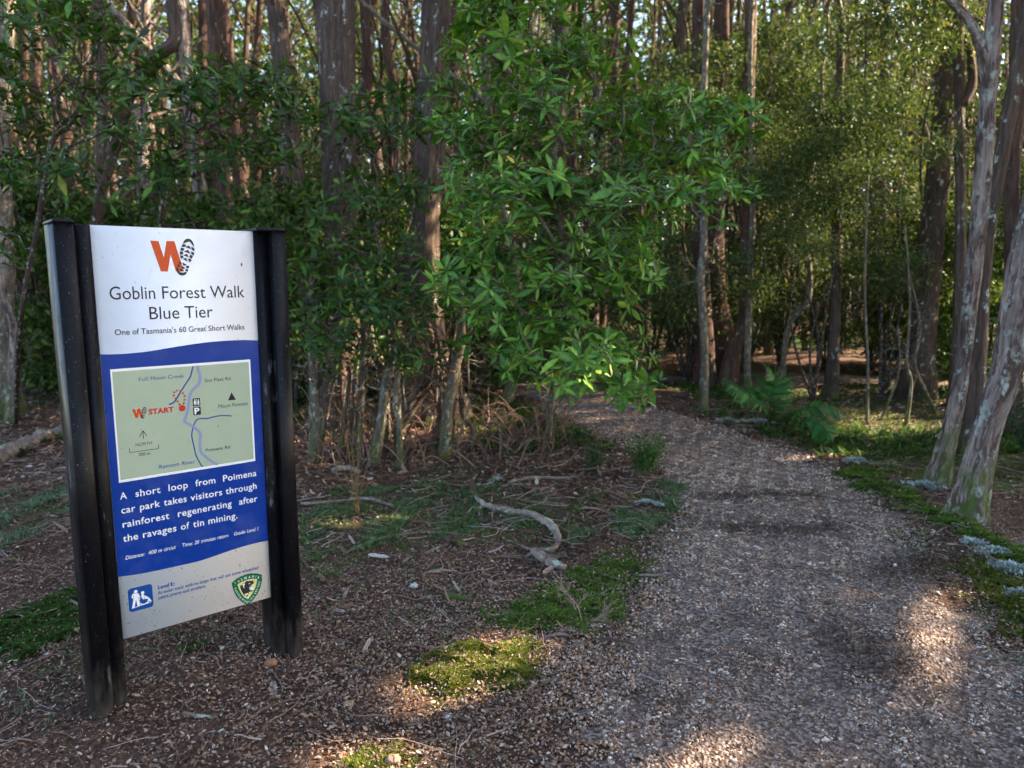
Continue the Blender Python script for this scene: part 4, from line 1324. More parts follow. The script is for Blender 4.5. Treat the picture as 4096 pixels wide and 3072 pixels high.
# far wood that reads as one mass
m = M()
for k in range(560):
    y = 27 + 16 * rng.random(); x = (rng.random() * 2 - 1) * y * .95
    h = 9 + 6 * rng.random(); b = np.array([x, y, -.3])
    l = rng.normal(size=2) * .7
    tube(m, smooth_path([b, b + np.array([l[0] * .3, l[1] * .3, h * .5]), b + np.array([l[0], l[1], h])], 4), [.06 + .11 * rng.random(), .05], 7, cap=False)
n = 130000
y = 26 + 18 * rng.random(n); x = (rng.random(n) * 2 - 1) * y * .95; z = 13 * rng.random(n) ** .9
cl = vnoise(np.stack([x, z * 1.3], 1), 1.3, 3) + .25 * rng.random(n)
k = cl > .24
leaf_cloud(m, np.stack([x, y, z], 1)[k], .33, FINE, .5)
far_o = m.build('distant_forest', BARK_RED)
far_o.data.materials.append(LEAF_FINE)
mi = np.zeros(len(far_o.data.polygons), dtype=np.int32)
nl = int(k.sum()) * 2
mi[-nl:] = 1
far_o.data.polygons.foreach_set('material_index', mi)
tag(far_o, 'distant wood of thin brown trunks and foliage closing the view', 'forest', kind='stuff')

# ------------------------------------------------------------------ ferns
def fern(label, base_px, fronds, Dm):
    base = G3(*base_px)
    o = thing('fern', base, label, 'fern', 'ferns beside the path bend')
    for pts, D, wd in fronds:
        P = smooth_path([base] + [A(x, y, d) for (x, y), d in zip(pts, D)], 8)
        n = len(P)
        m = M()
        tube(m, P, [.006, .002], 5, (.06, .05, .02), cap=False)
        T = unit(np.gradient(P, axis=0))
        side = unit(np.cross(T, np.array([0, -.5, 1.0]) + 0 * T)); up = np.cross(side, T)
        bp, bt, bn, bl, bw = [], [], [], [], []
        for f in np.linspace(.10, .985, 27):
            i = f * (n - 1); k = int(i); k2 = min(k + 1, n - 1); q = i - k
            p = P[k] * (1 - q) + P[k2] * q
            L = wd * (math.sin(min(1, f * 1.25 + .12) * math.pi * .52) if f < .62 else 1 - ((f - .62) / .38) ** 1.4 * .93)
            for sgn in (-1, 1):
                d = unit(side[k] * sgn + T[k] * .42 - up[k] * .12 + rng.normal(size=3) * .04)
                bp.append(p); bt.append(d); bn.append(up[k] + rng.normal(size=3) * .10); bl.append(L); bw.append(max(.008, L * .17))
        c = mixc(len(bp), [(.018, .09, .02), (.03, .13, .026), (.042, .155, .03)])
        leaves(m, np.array(bp), np.array(bt), np.array(bn), bl, bw, np.full(len(bp), .18), c, fold=.15, rib=.8, prof=(.8, .6, 1, .6, .95, .52, .85, .42, .68, .3, .48, .18, .05))
        m.build('frond', LEAF_FINE, o, loc=base)

fern('green fern with one tall upright frond at the path edge', (3079, 1700),
     [([(3060, 1640), (3005, 1590), (2940, 1545), (2885, 1515)], (7.0, 6.95, 6.9, 6.9), .21), ([(3085, 1620), (3100, 1540), (3088, 1490), (3058, 1462)], (7.1, 7.1, 7.05, 7.0), .23),
      ([(3060, 1630), (3035, 1570), (3000, 1540)], (7.2, 7.3, 7.4), .15), ([(3100, 1640), (3130, 1560), (3140, 1500)], (7.3, 7.4, 7.5), .15)], 7)
fern('low spreading fern with arching fronds, right of the upright one', (3135, 1715),
     [([(3180, 1650), (3250, 1628), (3330, 1635), (3390, 1665)], (6.9, 6.8, 6.8, 6.8), .19), ([(3190, 1690), (3260, 1690), (3310, 1725), (3335, 1775)], (6.7, 6.6, 6.5, 6.5), .19),
      ([(3160, 1660), (3200, 1640), (3260, 1650)], (7.1, 7.2, 7.3), .12)], 7)

# ------------------------------------------------------------------ ground scatter
def ground_pts(n, x0, x1, y0, y1, wfun):
    out = []
    tot = 0
    while tot < n:
        p = np.column_stack([x0 + (x1 - x0) * rng.random(n), y0 + (y1 - y0) * rng.random(n)])
        p = p[rng.random(n) < wfun(p)]
        out.append(p); tot += len(p)
        if len(out) > 60: break
    return np.concatenate(out)[:n]

def inview(p):
    return (np.abs(p[:, 0]) < .78 * p[:, 1] + .35)

ICO = None
def ico():
    g = (1 + 5 ** .5) / 2
    V = np.array([(-1, g, 0), (1, g, 0), (-1, -g, 0), (1, -g, 0), (0, -1, g), (0, 1, g), (0, -1, -g), (0, 1, -g), (g, 0, -1), (g, 0, 1), (-g, 0, -1), (-g, 0, 1)]) / 1.902
    F = np.array([(0, 11, 5), (0, 5, 1), (0, 1, 7), (0, 7, 10), (0, 10, 11), (1, 5, 9), (5, 11, 4), (11, 10, 2), (10, 7, 6), (7, 1, 8), (3, 9, 4), (3, 4, 2), (3, 2, 6), (3, 6, 8), (3, 8, 9), (4, 9, 5), (2, 4, 11), (6, 2, 10), (8, 6, 7), (9, 8, 1)])
    return V, F

def stones(m, P, size, col):
    V, F = ico()
    n = len(P)
    a = rng.random(n) * 6.283
    ca, sa = np.cos(a)[:, None], np.sin(a)[:, None]
    s = size[:, None, None] * np.stack([1 + .3 * rng.normal(size=n), 1 + .25 * rng.normal(size=n), .62 + .15 * rng.normal(size=n)], 1).clip(.4, 1.7)[:, None]
    v = V[None] * s * (1 + .16 * rng.normal(size=(n, 12, 1)))
    x = v[..., 0] * ca - v[..., 1] * sa; y = v[..., 0] * sa + v[..., 1] * ca
    z = hgt(P)[:, None] + v[..., 2] + size[:, None] * .25 + .006
    W = np.stack([x + P[:, :1], y + P[:, 1:2], z], -1)
    FF = (F[None] + (np.arange(n) * 12)[:, None, None]).reshape(-1, 3)
    m.add(W.reshape(-1, 3), FF, np.repeat(col, 12, 0))

GRAV = ([(.46, .38, .315), (.32, .23, .17), (.23, .145, .095), (.58, .505, .44), (.105, .072, .056), (.30, .16, .085)], [2.6, 3, 3, 1.5, 2.2, 1])
def w_path(p):
    d = path_dist(p) + .16 * (vnoise(p, 3.5, 2) - .5) * 2
    return np.where(d > 0, np.clip(.45 + d * 2.5, 0, 1) * (.55 + .6 * vnoise(p, 2.1, 8)).clip(.2, 1), np.exp(d / .07) * .25) * inview(p)
P = ground_pts(66000, -1.0, 4.2, 1.85, 8.6, lambda p: w_path(p) * np.clip(5.2 / p[:, 1] - .45, .25, 1))
m = M()
sz = (.0034 + .0034 * rng.random(len(P)) ** 2 + .0050 * (rng.random(len(P)) < .05) * rng.random(len(P))) * (1 + .16 * np.clip(P[:, 1] - 3, 0, 4))
stones(m, P, sz, mixc(len(P), *GRAV, jit=.18))
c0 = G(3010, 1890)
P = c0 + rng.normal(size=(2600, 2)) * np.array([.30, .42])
stones(m, P, .004 + .003 * rng.random(len(P)), mixc(len(P), [(.50, .46, .43), (.40, .35, .31), (.58, .55, .53)]))  # extra clean pale gravel, with sky brightness on the path put into its colour
P = ground_pts(11000, -3.2, 1.8, 1.7, 4.6, lambda p: (path_dist(p) < .1) * inview(p) * (1 - 1.6 * moss_mask(p)).clip(0, 1) * np.clip(vnoise(p, 1.6, 11) * 1.5 - .3 - np.clip(p[:, 1] - 3.1, 0, 2) * .5, .03, 1))
stones(m, P, .003 + .0045 * rng.random(len(P)) ** 2, mixc(len(P), [(.34, .25, .18), (.25, .16, .10), (.42, .36, .31), (.30, .15, .07), (.16, .11, .085)], [2.4, 3, .8, 1, 2.6]))
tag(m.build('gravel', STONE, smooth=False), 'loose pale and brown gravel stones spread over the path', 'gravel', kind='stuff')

LITC = ([(.17, .10, .06), (.27, .18, .125), (.10, .062, .044), (.37, .285, .225), (.23, .11, .055), (.06, .038, .03), (.46, .40, .35)], [3, 3, 2.8, 1.1, 1, 1.8, .4])
def chips(m, P, L, W, cols, lift=.004, tilt=.45):
    n = len(P)
    a = rng.random(n) * 6.283
    T = np.stack([np.cos(a), np.sin(a), rng.normal(size=n) * tilt * .5], 1)
    N = np.stack([rng.normal(size=n) * tilt, rng.normal(size=n) * tilt, np.ones(n)], 1)
    B = np.column_stack([P, hgt(P) + lift + .008 * rng.random(n)])
    leaves(m, B, T, N, L, W, .25 * rng.normal(size=n), cols, fold=None, prof=(.25, 1, .85, .1))
def w_lit(p):
    d = path_dist(p)
    return np.where(d > 0, .62 * (1.3 - .9 * vnoise(p, 2.1, 8)).clip(.1, 1), 1.0) * inview(p) * (1 - 1.3 * moss_mask(p)).clip(0, 1)
m = M()
P = ground_pts(100000, -3.6, 4.2, 1.75, 5.2, lambda p: w_lit(p) * np.clip(4.4 / p[:, 1] - .4, .3, 1))
L = .007 + .014 * rng.random(len(P)) ** 2
chips(m, P, L, L * (.25 + .35 * rng.random(len(P))), mixc(len(P), *LITC), .008)
P = ground_pts(42000, -6.5, 6.5, 4.8, 10.5, lambda p: np.where(path_dist(p) > 0, .12, 1.) * inview(p) * (1 - 1.3 * moss_mask(p)).clip(0, 1))
L = .02 + .04 * rng.random(len(P)) ** 2
chips(m, P, L, L * (.2 + .4 * rng.random(len(P))), mixc(len(P), *LITC), .008)
for (a, b, n, wd) in (((2790, 1992), (3290, 1985), 1500, .05), ((2860, 2112), (3420, 2125), 1700, .06), ((3300, 2560), (3700, 2720), 1500, .13), ((3500, 2330), (3700, 2250), 900, .07)):
    f = rng.random(n)[:, None]
    P = G(*a) * (1 - f) + G(*b) * f + rng.normal(size=(n, 2)) * np.array([.06, wd])
    L = .008 + .016 * rng.random(n) ** 2
    chips(m, P, L, L * (.3 + .3 * rng.random(n)), mixc(n, [(.05, .034, .027), (.085, .05, .036), (.14, .085, .06)]), .014)
P = ground_pts(1100, -5, 4, 1.8, 8, lambda p: np.where(path_dist(p) > -.05, .02, 1.) * inview(p) * np.clip(vnoise(p, 1.8, 71) * 2 - .6, .05, 1))
n = len(P); a = rng.random(n) * 6.283
L = .05 + .13 * rng.random(n) ** 2
leaves(m, np.column_stack([P, hgt(P) + .008 + .01 * rng.random(n)]), np.stack([np.cos(a), np.sin(a), .12 * rng.normal(size=n)], 1), np.stack([.35 * rng.normal(size=n), .35 * rng.normal(size=n), np.ones(n)], 1),
       L, L * (.09 + .16 * rng.random(n)), .2 * rng.normal(size=n), mixc(n, [(.20, .125, .09), (.30, .22, .175), (.11, .065, .045), (.38, .31, .27)], [3, 2, 3, .8]), fold=.5, prof=(.5, 1, .8, .95, .3), rib=.8)
litter_m = m

def twig_at(m, p, L, r, col, seg=4, kink=.42):
    a = rng.random() * 6.283
    d = np.array([math.cos(a), math.sin(a)])
    k = 5
    off = np.cumsum(rng.normal(size=k)) * kink * L / k
    pts = np.array([p + d * L * (f - .5) + np.array([-d[1], d[0]]) * o for f, o in zip(np.linspace(0, 1, k), off)])
    z = hgt(pts) + r + .008 + abs(rng.normal()) * .006 + np.linspace(0, 1, k) * abs(rng.normal()) * .02
    tube(m, np.column_stack([pts, z]), [r, r * .5], seg, col, cap=False)
m = M()
P = ground_pts(3000, -5, 5, 1.8, 8.5, lambda p: np.where(path_dist(p) > 0, .16, 1.) * inview(p) * np.clip(vnoise(p, 1.4, 21) * 1.4 - .1, .1, 1))
for p in P:
    twig_at(m, p, .05 + .26 * rng.random() ** 2.2 + .05 * (p[1] > 4), .0012 + .0022 * rng.random() ** 2 + .001 * (p[1] > 4), mixc(1, [(.20, .13, .10), (.29, .21, .175), (.12, .075, .06), (.36, .30, .26)], [3, 2, 3, .8])[0])
tag(m.build('twig_litter', TWIG), 'scatter of thin dry twigs lying over the litter', 'twigs', kind='stuff')

m = M()
for k in range(420):
    g = G(1230 + 1050 * rng.random(), 1690 + 190 * rng.random() ** 1.3)
    b = np.array([*g, Z(g)])
    a = rng.random() * 6.283; l = .15 + .45 * rng.random() ** 1.5; h = l * (.15 + .8 * rng.random() ** 1.6)
    d = np.array([math.cos(a) * l, math.sin(a) * l, h])
    tube(m, smooth_path([b, b + d * .45 + np.array([0, 0, .25 * l]) + rng.normal(size=3) * .03, b + d + rng.normal(size=3) * .03], 4), [.004 + .003 * rng.random(), .0015], 4, mixc(1, [(.16, .10, .08), (.24, .16, .13), (.10, .06, .05)])[0], cap=False)
    if k % 2:
        e = b + d * .6
        tube(m, np.array([e, e + rand_unit(1)[0] * l * .4]), [.0025, .001], 4, (.18, .115, .09), cap=False)
tag(m.build('dead_brushwood', TWIG), 'tangle of dead brown twigs and brushwood under the shrubs', 'brushwood', kind='stuff')

# moss: cushions are mounds thick with small star tufts
def tufts(m, P, z, size, nb, cols, spread=.9, wid=.22, tall=1.0):
    n = len(P)
    B = np.repeat(np.column_stack([P, z]), nb, 0)
    a = rng.random(n * nb) * 6.283
    e = spread * (.35 + .65 * rng.random(n * nb))
    T = np.stack([np.cos(a) * e, np.sin(a) * e, tall * (.5 + .6 * rng.random(n * nb))], 1)
    N = np.stack([-np.cos(a), -np.sin(a), e + .3], 1)
    L = np.repeat(size, nb) * (.6 + .7 * rng.random(n * nb))
    c = np.repeat(mixc(n, *cols), nb, 0) * (.85 + .3 * rng.random((n * nb, 1)))
    leaves(m, B, T, N, L, L * wid, np.full(n * nb, .15), c, fold=None, prof=(.6, 1, .1))

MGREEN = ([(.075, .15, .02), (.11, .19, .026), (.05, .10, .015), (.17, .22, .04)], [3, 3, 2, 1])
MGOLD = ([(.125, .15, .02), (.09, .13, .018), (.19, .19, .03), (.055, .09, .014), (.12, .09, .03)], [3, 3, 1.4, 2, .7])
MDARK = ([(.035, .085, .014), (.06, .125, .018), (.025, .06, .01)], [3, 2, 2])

def moss_cushion(label, poly, h, n, size, cols, seed, edge=.12):
    lo, hi = poly.min(0) - .16, poly.max(0) + .16
    k = max(16, int((hi - lo).max() / .02))
    xs, ys = np.linspace(lo[0], hi[0], k), np.linspace(lo[1], hi[1], k)
    X, Y = np.meshgrid(xs, ys)
    P = np.stack([X.ravel(), Y.ravel()], 1)
    def rise(P):
        d = np.where(inpoly(P, poly), 1, -1) * poly_dist(P, poly) + .17 * (vnoise(P, 11, seed) - .40) + .08 * (vnoise(P, 38, seed + 7) - .5)
        return d, h * np.clip(d / edge, -1, 1) * (.7 + .6 * vnoise(P, 10, seed + 1))
    d, r = rise(P)
    base = np.array([*poly.mean(0), Z(poly.mean(0))])
    o = thing('moss_cushion', base, label, 'moss', 'moss cushions')
    m = M()
    i = (np.arange(k - 1)[:, None] * k + np.arange(k - 1)[None]).ravel()
    F = np.stack([i, i + 1, i + k + 1, i + k], -1)
    d0 = np.where(inpoly(P, poly), 1, -1) * poly_dist(P, poly)
    keep = (d0[F] > -.03).all(1)
    F = F[keep]
    uq, inv = np.unique(F, return_inverse=True)
    m.add(np.column_stack([P, hgt(P) + np.maximum(r, -.02) - .004])[uq], inv.reshape(F.shape), mixc(len(uq), [(.05, .05, .02), (.06, .045, .025), (.045, .06, .018)]))
    m.build('mound', MOSS, o, loc=base)
    p = lo + (hi - lo) * rng.random((n * 3, 2))
    d, r = rise(p)
    k2 = (d > 0.0) & (rng.random(len(p)) < np.clip(.3 + d / .04, 0, 1)) & (vnoise(p, 25, seed + 4) > .10) | ((d > -.16) & (d <= 0) & (rng.random(len(p)) < .30 * np.exp(d / .06) * (vnoise(p, 30, seed + 9) > .45)))
    p, r = p[k2][:n], r[k2][:n]
    q = rng.random(len(p)) < .16
    MOSS_CHIPS.append(np.column_stack([p[q] + rng.normal(size=(q.sum(), 2)) * .012, hgt(p[q]) + r[q] + size * .55]))
    m = M()
    tufts(m, p, hgt(p) + r - .002, np.full(len(p), size) * (.7 + .6 * vnoise(p, 20, seed + 2)), 9, cols)
    m.build('tufts', MOSS, o, loc=base)
    return o

MOSS_CHIPS = []
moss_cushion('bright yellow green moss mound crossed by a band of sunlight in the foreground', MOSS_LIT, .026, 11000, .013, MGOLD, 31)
moss_cushion('deep green moss cushion behind the dry sprig', MOSS_MID, .016, 5200, .015, MGREEN, 32)
moss_cushion('pale green moss patch below the end of the fallen branch', MOSS_UP, .012, 2600, .015, MGREEN, 33)
moss_cushion('sunlit moss at the bottom edge around a brown stone', MOSS_LOW, .014, 2600, .013, MGOLD, 34)
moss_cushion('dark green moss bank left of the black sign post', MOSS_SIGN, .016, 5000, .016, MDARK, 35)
moss_cushion('long green moss bank edging the right side of the path', MOSS_VERGE, .024, 8000, .017, MGREEN, 36, .1)
moss_cushion('mottled moss slope beside the pale lichen at the right edge', MOSS_RIGHT, .018, 5500, .016, MGOLD, 37)

P = np.concatenate(MOSS_CHIPS); n = len(P); a = rng.random(n) * 6.283
L = .007 + .016 * rng.random(n) ** 2
leaves(litter_m, P, np.stack([np.cos(a), np.sin(a), .3 * rng.normal(size=n)], 1), np.stack([.5 * rng.normal(size=n), .5 * rng.normal(size=n), np.ones(n)], 1), L, L * .4, np.zeros(n), mixc(n, *LITC), fold=None, prof=(.25, 1, .85, .1))
tag(litter_m.build('leaf_litter', CHIP), 'fallen brown leaf and bark chips covering the ground', 'leaf litter', kind='stuff')

# low feathery green cover, countless
m = M()
cover = ([(.085, .15, .06), (.13, .20, .085), (.06, .125, .04), (.19, .25, .13)], [3, 2, 3, 1])
for poly, n, s, cl in [(GREEN_L, 6000, .022, cover), (GREEN_E, 2000, .026, cover), (GREEN_FAR, 3600, .03, ([(.11, .125, .035), (.15, .155, .05), (.07, .085, .025), (.21, .22, .13)], [3, 2, 3, 1])), (GREEN_S, 900, .034, ([(.11, .17, .11), (.16, .22, .16), (.07, .12, .06)], [1, 1, 1])), (MOSS_SIGN2, 350, .012, MDARK)]:
    lo, hi = poly.min(0), poly.max(0)
    p = lo + (hi - lo) * rng.random((n * 4, 2))
    k = inpoly(p, poly) & (rng.random(len(p)) < np.clip(vnoise(p, 8.5, 41) * 4 - 1.9 + .5 * (vnoise(p, 30, 43) - .5), .05, 1))
    p = p[k][:n]
    tufts(m, p, hgt(p) + .002, s * (.5 + rng.random(len(p))), 9, cl, .8, .10, 1.0)
p = ground_pts(1800, -3.2, 3.8, 1.8, 6, lambda p: np.where(path_dist(p) > .1, .03, 1.) * inview(p) * np.clip(vnoise(p, 2.4, 51) * 2 - .9, .02, 1))
tufts(m, p, hgt(p) + .002, .018 + .02 * rng.random(len(p)), 7, cover, .8, .09, 1.1)
p = ground_pts(7000, -9, 9, 6, 13, lambda p: np.where(path_dist(p) > -.1, 0, 1.) * (np.abs(p[:, 1] - 10.9) > .7) * inview(p) * np.clip(vnoise(p, 1.2, 61) * 2.4 - 1.1, 0, 1))
tufts(m, p, hgt(p), .05 + .06 * rng.random(len(p)), 8, MDARK, .9, .12, .8)
tag(m.build('ground_cover', MOSS), 'low feathery green moss and herbs growing through the litter', 'ground cover', kind='stuff')

# pale lichen clumps
def lichen_clump(label, px, py, n, rad, size):
    n = int(n * .6)
    c = G(px, py)
    base = np.array([*c, Z(c)])
    o = M()
    k = rng.integers(0, 7, n)
    cc = rng.normal(size=(7, 2)).clip(-1.3, 1.3) * rad * np.array([.6, .4])
    p = c + cc[k] + rng.normal(size=(n, 2)) * rad * .26
    q = np.linalg.norm(p - c, axis=1).clip(0, rad)
    tufts(o, p, hgt(p) + .02 * (1 - q / rad) + .012, np.full(n, size), 8, ([(.30, .35, .31), (.22, .27, .23), (.40, .44, .40)], [1, 1, 1]), .9, .3, .9)
    tag(o.build('lichen_clump', LICHEN, loc=base), label, 'lichen', 'pale lichen clumps')
for lab, px, py, n, r, s in [('pale blue grey lichen at the right edge, upper end of the row', 3880, 2235, 160, .06, .022), ('pale blue grey lichen clump in the middle of the right-edge row', 3975, 2275, 220, .08, .022),
                             ('largest pale lichen clump running out of the right edge', 4070, 2340, 300, .10, .024), ('small lichen clump below the row at the right edge', 4085, 2420, 100, .05, .02),
                             ('pale lichen clump under the upright fern', 3020, 1700, 200, .13, .035), ('pale lichen tuft beside the small bush', 2590, 2030, 140, .07, .025), ('pale lichen clump left of the thick leaning trunk', 3700, 1960, 160, .10, .03),
                             ('pale lichen clump at the foot of the arching fern', 2900, 1690, 120, .10, .03), ('pale lichen clump on the grassy verge beyond the path edge', 3420, 1850, 120, .09, .03), ('lichen scrap among twigs above the fallen branch', 1985, 1935, 70, .05, .02)]:
    lichen_clump(lab, px, py, n, r, s)

# ------------------------------------------------------------------ single sticks, logs, stones
def branch(name, label, pts, w, mat=BARK_DEAD, cat='branch', lift=.5, seg=10, col=(1, 1, 1), group=None, extra=(), rough=.14):
    def line3(pts, w):
        P = []
        for k, p in enumerate(pts):
            g = G(p[0], p[1]); P.append([g[0], g[1], Z(g) + (p[2] if len(p) > 2 else 0)])
        P = np.array(P)
        r = np.array(w) / F_PX * np.mean([depth_of(p[1]) for p in pts]) / 2
        P[:, 2] += np.interp(np.linspace(0, 1, len(P)), np.linspace(0, 1, len(r)), r) * 2 * (lift - .18) + .004
        P2 = smooth_path(P, 7)
        P2 = P2 + rng.normal(size=P2.shape) * r.mean() * rough
        return P2, np.interp(np.linspace(0, 1, len(P2)), np.linspace(0, 1, len(r)), r) * (1 + rng.normal(size=len(P2)) * rough)
    P, r = line3(pts, w)
    base = P[0].copy()
    m = M()
    tube(m, P, r, seg, col, flute=.14, nf=3, rug=.13)
    for ep, ew in extra:
        P2, r2 = line3(ep, ew)
        tube(m, P2, r2, 6, col)
    return tag(m.build(name, mat, loc=base), label, cat, group)

branch('fallen_branch', 'lichen crusted fallen branch in a loose S beside the path', [(1885, 1962), (1925, 2020), (1985, 2040), (2060, 2058), (2150, 2085), (2215, 2120), (2232, 2165), (2200, 2195), (2135, 2200), (2190, 2245), (2262, 2270)], [14, 22, 28, 30, 32, 27, 24, 20, 24, 36, 26], seg=14, rough=.12,
       extra=[([(2130, 2195), (2070, 2170), (2010, 2150)], [12, 8, 5]), ([(2190, 2245), (2230, 2300), (2260, 2330)], [10, 8, 5]), ([(1930, 2018), (1915, 2050), (1925, 2075)], [12, 9, 6])])
branch('fallen_branch', 'thin pale curved stick lying against the S shaped branch', [(2005, 2128), (2060, 2095), (2120, 2082), (2170, 2068)], [10, 10, 8, 6])
branch('log', 'mossy brown log on the ground left of the sign', [(-60, 1870), (60, 1815), (150, 1775), (260, 1735)], [64, 62, 56, 50], seg=14)
branch('log', 'mossy fallen limb at the left edge behind the log', [(180, 1560), (230, 1505), (280, 1475, .1), (330, 1440, .2)], [70, 66, 60, 50], BARK_LICHEN, seg=12)
branch('fallen_branch', 'pale bent branch resting on the mossy limb at the left edge', [(130, 1430, .1), (160, 1460, .05), (178, 1510), (200, 1540)], [16, 18, 16, 12])
SLAB = [('short pale bark strip lying in front of the sign posts', [(735, 2872), (800, 2888), (872, 2890)], [14, 18, 8]),
        ('flat curved piece of bark under the big trunks', [(1330, 1880), (1390, 1868), (1440, 1880)], [22, 26, 16]),
        ('long brown stick lying level in the green cover right of the post', [(1205, 2022), (1330, 2012), (1470, 2008), (1575, 2030)], [12, 16, 18, 10]),
        ('grey forked stick left of the S shaped branch', [(1380, 2230), (1500, 2180), (1640, 2145), (1760, 2135), (1880, 2140)], [8, 10, 10, 9, 6]),
        ('pale broken stick near the moss cushion', [(1700, 2310), (1760, 2300), (1830, 2292)], [12, 16, 8]),
        ('split pale bark below the S shaped branch', [(1690, 2225), (1720, 2212), (1800, 2180), (1900, 2150)], [8, 12, 12, 8]),
        ('dark rotten wood piece on the litter', [(1725, 2385), (1800, 2400), (1890, 2420)], [24, 34, 18]),
        ('dark rusty stump lump right of the long stick', [(1790, 2185), (1815, 2178), (1850, 2190)], [40, 52, 30]),
        ('forked pinkish twig on the gravel near the bottom', [(2975, 2905), (2990, 2860), (3010, 2830), (3060, 2822)], [12, 12, 10, 6]),
        ('short tan stick on the gravel at the bottom right', [(3350, 2972), (3400, 2985), (3430, 2992)], [12, 16, 8]),
        ('dark thin bark piece lying in the gravel', [(2975, 2600), (3020, 2625), (3070, 2655)], [14, 14, 8]),
        ('second dark bark piece in the gravel, right of the first', [(3080, 2620), (3120, 2645), (3150, 2665)], [12, 14, 8]),
        ('long brown twig in the bottom foreground litter', [(1920, 2965), (2020, 2920), (2100, 2870), (2165, 2840)], [9, 10, 9, 6]),
        ('brown twig crossing above the lit moss mound', [(2080, 2580), (2180, 2600), (2270, 2590), (2330, 2570)], [8, 8, 7, 5]),
        ('curved grey stick beneath the big leafy shrub', [(2030, 1950), (2120, 1935), (2200, 1930), (2290, 1925)], [10, 14, 14, 10]),
        ('grey stick lying across the right verge', [(3600, 2080), (3720, 2110), (3800, 2150), (3850, 2175)], [10, 10, 9, 6]),
        ('twig loop on the right verge', [(3690, 2190), (3770, 2160), (3790, 2120), (3760, 2085)], [7, 7, 6, 5]),
        ('small upright brown stick left of the moss cushion', [(1370, 2420), (1385, 2390), (1392, 2360)], [14, 14, 10]),
        ('pale stick on the ground behind the left post', [(190, 2060), (240, 2070), (300, 2072)], [10, 10, 6]),
        ('dark slanting stick behind the sign posts', [(1210, 2150), (1300, 2130), (1390, 2100)], [8, 10, 6])]
for lab, pts, w in SLAB:
    dark = 'dark' in lab
    branch('stick', lab, pts, w, BARK_RED if dark else BARK_DEAD, 'stick', seg=7, group='single sticks on the ground')

# dry sprig standing on the moss
base = G3(2330, 2480)
m = M()
def sprig(p, d, L, r, lev):
    q = p + d * L * .5 + rng.normal(size=3) * L * .06
    e = p + d * L + rng.normal(size=3) * L * .08
    tube(m, smooth_path([p, q, e], 3), [r, r * .6], 4, (.30, .20, .17), cap=False)
    if lev:
        for k in range(4):
            f = .3 + .7 * rng.random()
            sprig(p + (e - p) * f, unit(d + rng.normal(size=3) * .45), L * .55, r * .6, lev - 1)
sprig(base, unit(np.array([-.35, .1, 1])), .14, .0028, 3)
sprig(base, unit(np.array([.9, -.1, .4])), .13, .0026, 3)
sprig(base, unit(np.array([-.5, -.6, .08])), .15, .0026, 2)
tag(m.build('dry_sprig', TWIG, loc=base), 'dry branching pinkish sprig standing in front of the moss cushion', 'sprig')

# tall dry grass stalks right of the sign
base = G3(1425, 2060)
m = M()
for k in range(9):
    a = rng.normal(size=2) * .12
    h = .45 + .35 * rng.random()
    tube(m, smooth_path([base + np.append(rng.normal(size=2) * .02, 0), base + np.array([a[0] * .4, a[1] * .4, h * .6]), base + np.array([a[0], a[1], h])], 4), [.0022, .0009], 4, (.20, .13, .05), cap=False)
tag(m.build('grass_stalks', TWIG, loc=base), 'thin dry grass stalks standing right of the sign', 'grass stalks')

# single stones
def stone(label, px, py, wpx, col):
    g = G(px, py)
    r = wpx / F_PX * depth_of(py) / 2
    V, F = ico()
    n1 = 3
    P = V.copy(); Fs = F
    for _ in range(2):
        e = {}; nf = []; P = list(P)
        def midp(a, b):
            k = (min(a, b), max(a, b))
            if k not in e:
                q = (np.array(P[a]) + np.array(P[b])) / 2; P.append(q / np.linalg.norm(q)); e[k] = len(P) - 1
            return e[k]
        for a, b, c in Fs:
            ab, bc, ca = midp(a, b), midp(b, c), midp(c, a)
            nf += [(a, ab, ca), (b, bc, ab), (c, ca, bc), (ab, bc, ca)]
        P = np.array(P); Fs = np.array(nf)
    s = rng.random() * 20
    P = P * (1 + .12 * np.sin(P[:, :1] * 3 + s) * np.sin(P[:, 1:2] * 4 + s) + .07 * np.sin(P[:, 2:3] * 7 + P[:, :1] * 5 + s))
    P = P * np.array([1, .8, .65]) * r + np.array([0, 0, r * .35])
    base = np.array([*g, Z(g)])
    m = M(); m.add(P + base, Fs, col)
    tag(m.build('stone', STONE, loc=base), label, 'stone', 'single stones on the ground')
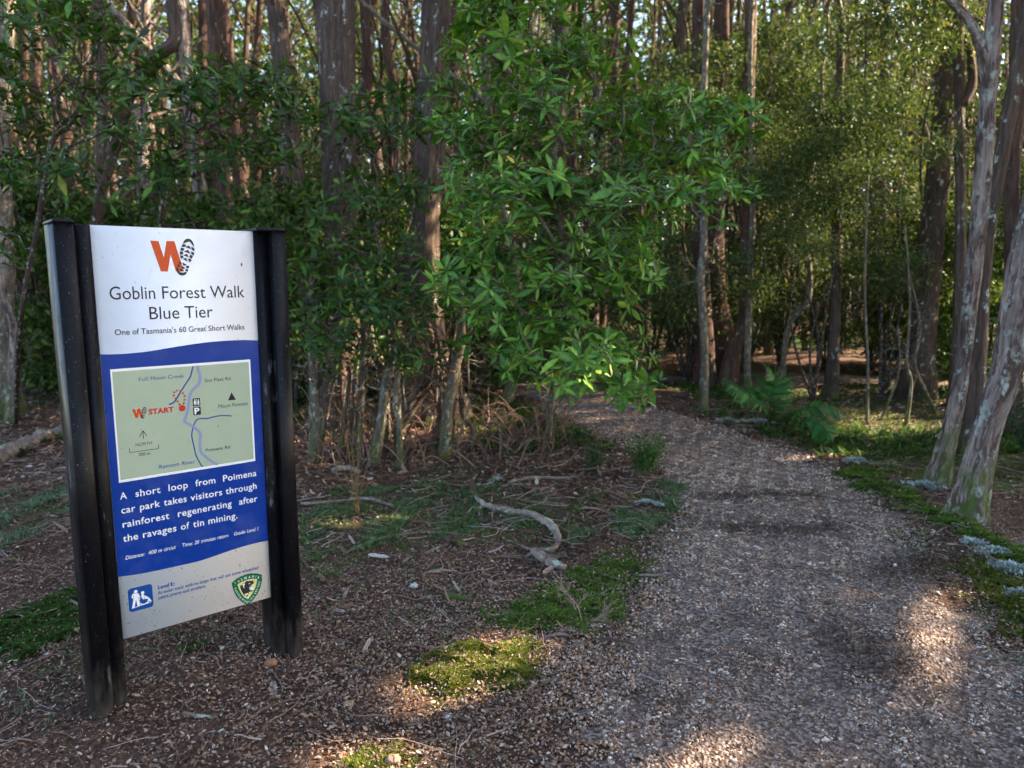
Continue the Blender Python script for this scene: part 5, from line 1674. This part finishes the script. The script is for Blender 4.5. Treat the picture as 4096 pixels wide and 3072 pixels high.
for lab, px, py, w, c in [('brown stone in the lit moss at the bottom edge', 1570, 3045, 70, (.24, .15, .10)), ('rusty brown stone in front of the right post', 1085, 2660, 55, (.25, .12, .06)), ('tan stone in the litter left of the lit moss', 1395, 2828, 44, (.30, .19, .11)),
                          ('dark blue grey stone in the gravel', 2340, 2860, 42, (.06, .065, .08)), ('white stone below the lit moss mound', 1797, 2862, 34, (.5, .47, .45)), ('small grey stone on the litter above the moss', 1655, 2360, 34, (.42, .42, .42)),
                          ('pale round stone in the middle of the path', 3353, 2730, 20, (.5, .47, .43))]:
    stone(lab, px, py, w, c)

# small bushes by the path edge
def small_bush(label, px, py, hpx, wpx, n, size, cols):
    base = G3(px, py)
    d = depth_of(py)
    h, w = hpx / F_PX * d, wpx / F_PX * d / 2
    o = thing('small_bush', base, label, 'bush', 'small bushes beside the path')
    m = M()
    tips = []
    for k in range(22):
        a = rng.random() * 6.283; q = w * rng.random() ** .6
        e = base + np.array([math.cos(a) * q, math.sin(a) * q, h * (.45 + .55 * rng.random())])
        tube(m, smooth_path([base + rng.normal(size=3) * .02 * np.array([1, 1, 0]), (base + e) / 2 + rng.normal(size=3) * .02, e], 3), [.003, .001], 4, (.12, .07, .04), cap=False)
        tips.append((base, e))
    m.build('stems', TWIG, o, loc=base)
    k = rng.integers(0, len(tips), n); f = .2 + .8 * rng.random(n)
    b = np.array([t[0] for t in tips])[k]; e = np.array([t[1] for t in tips])[k]
    pts = b + (e - b) * f[:, None] + rng.normal(size=(n, 3)) * .022
    m = M()
    leaf_cloud(m, pts, size, cols, .5)
    m.build('foliage', LEAF_FINE, o, loc=base)
small_bush('small dark green bush at the left edge of the path, larger of two', 2570, 1900, 170, 220, 1600, .022, ([(.03, .09, .02), (.05, .13, .03), (.07, .15, .03)], [2, 2, 1]))
small_bush('small dark green bush left of the larger one by the path', 2380, 1880, 110, 110, 450, .022, ([(.02, .08, .03), (.035, .11, .035)], [1, 1]))
small_bush('tiny green seedling under the larger small bush', 2370, 2020, 60, 90, 160, .02, ([(.02, .08, .03), (.035, .11, .035)], [1, 1]))
small_bush('dark teal leaved bush at the foot of the thick leaning trunk', 4110, 1860, 330, 200, 1500, .03, ([(.015, .06, .03), (.03, .09, .04)], [1, 1]))
small_bush('pale sunlit sprigs between the two pale trunks', 3900, 1620, 260, 130, 500, .04, ([(.09, .14, .03), (.16, .19, .05)], [1, 1]))
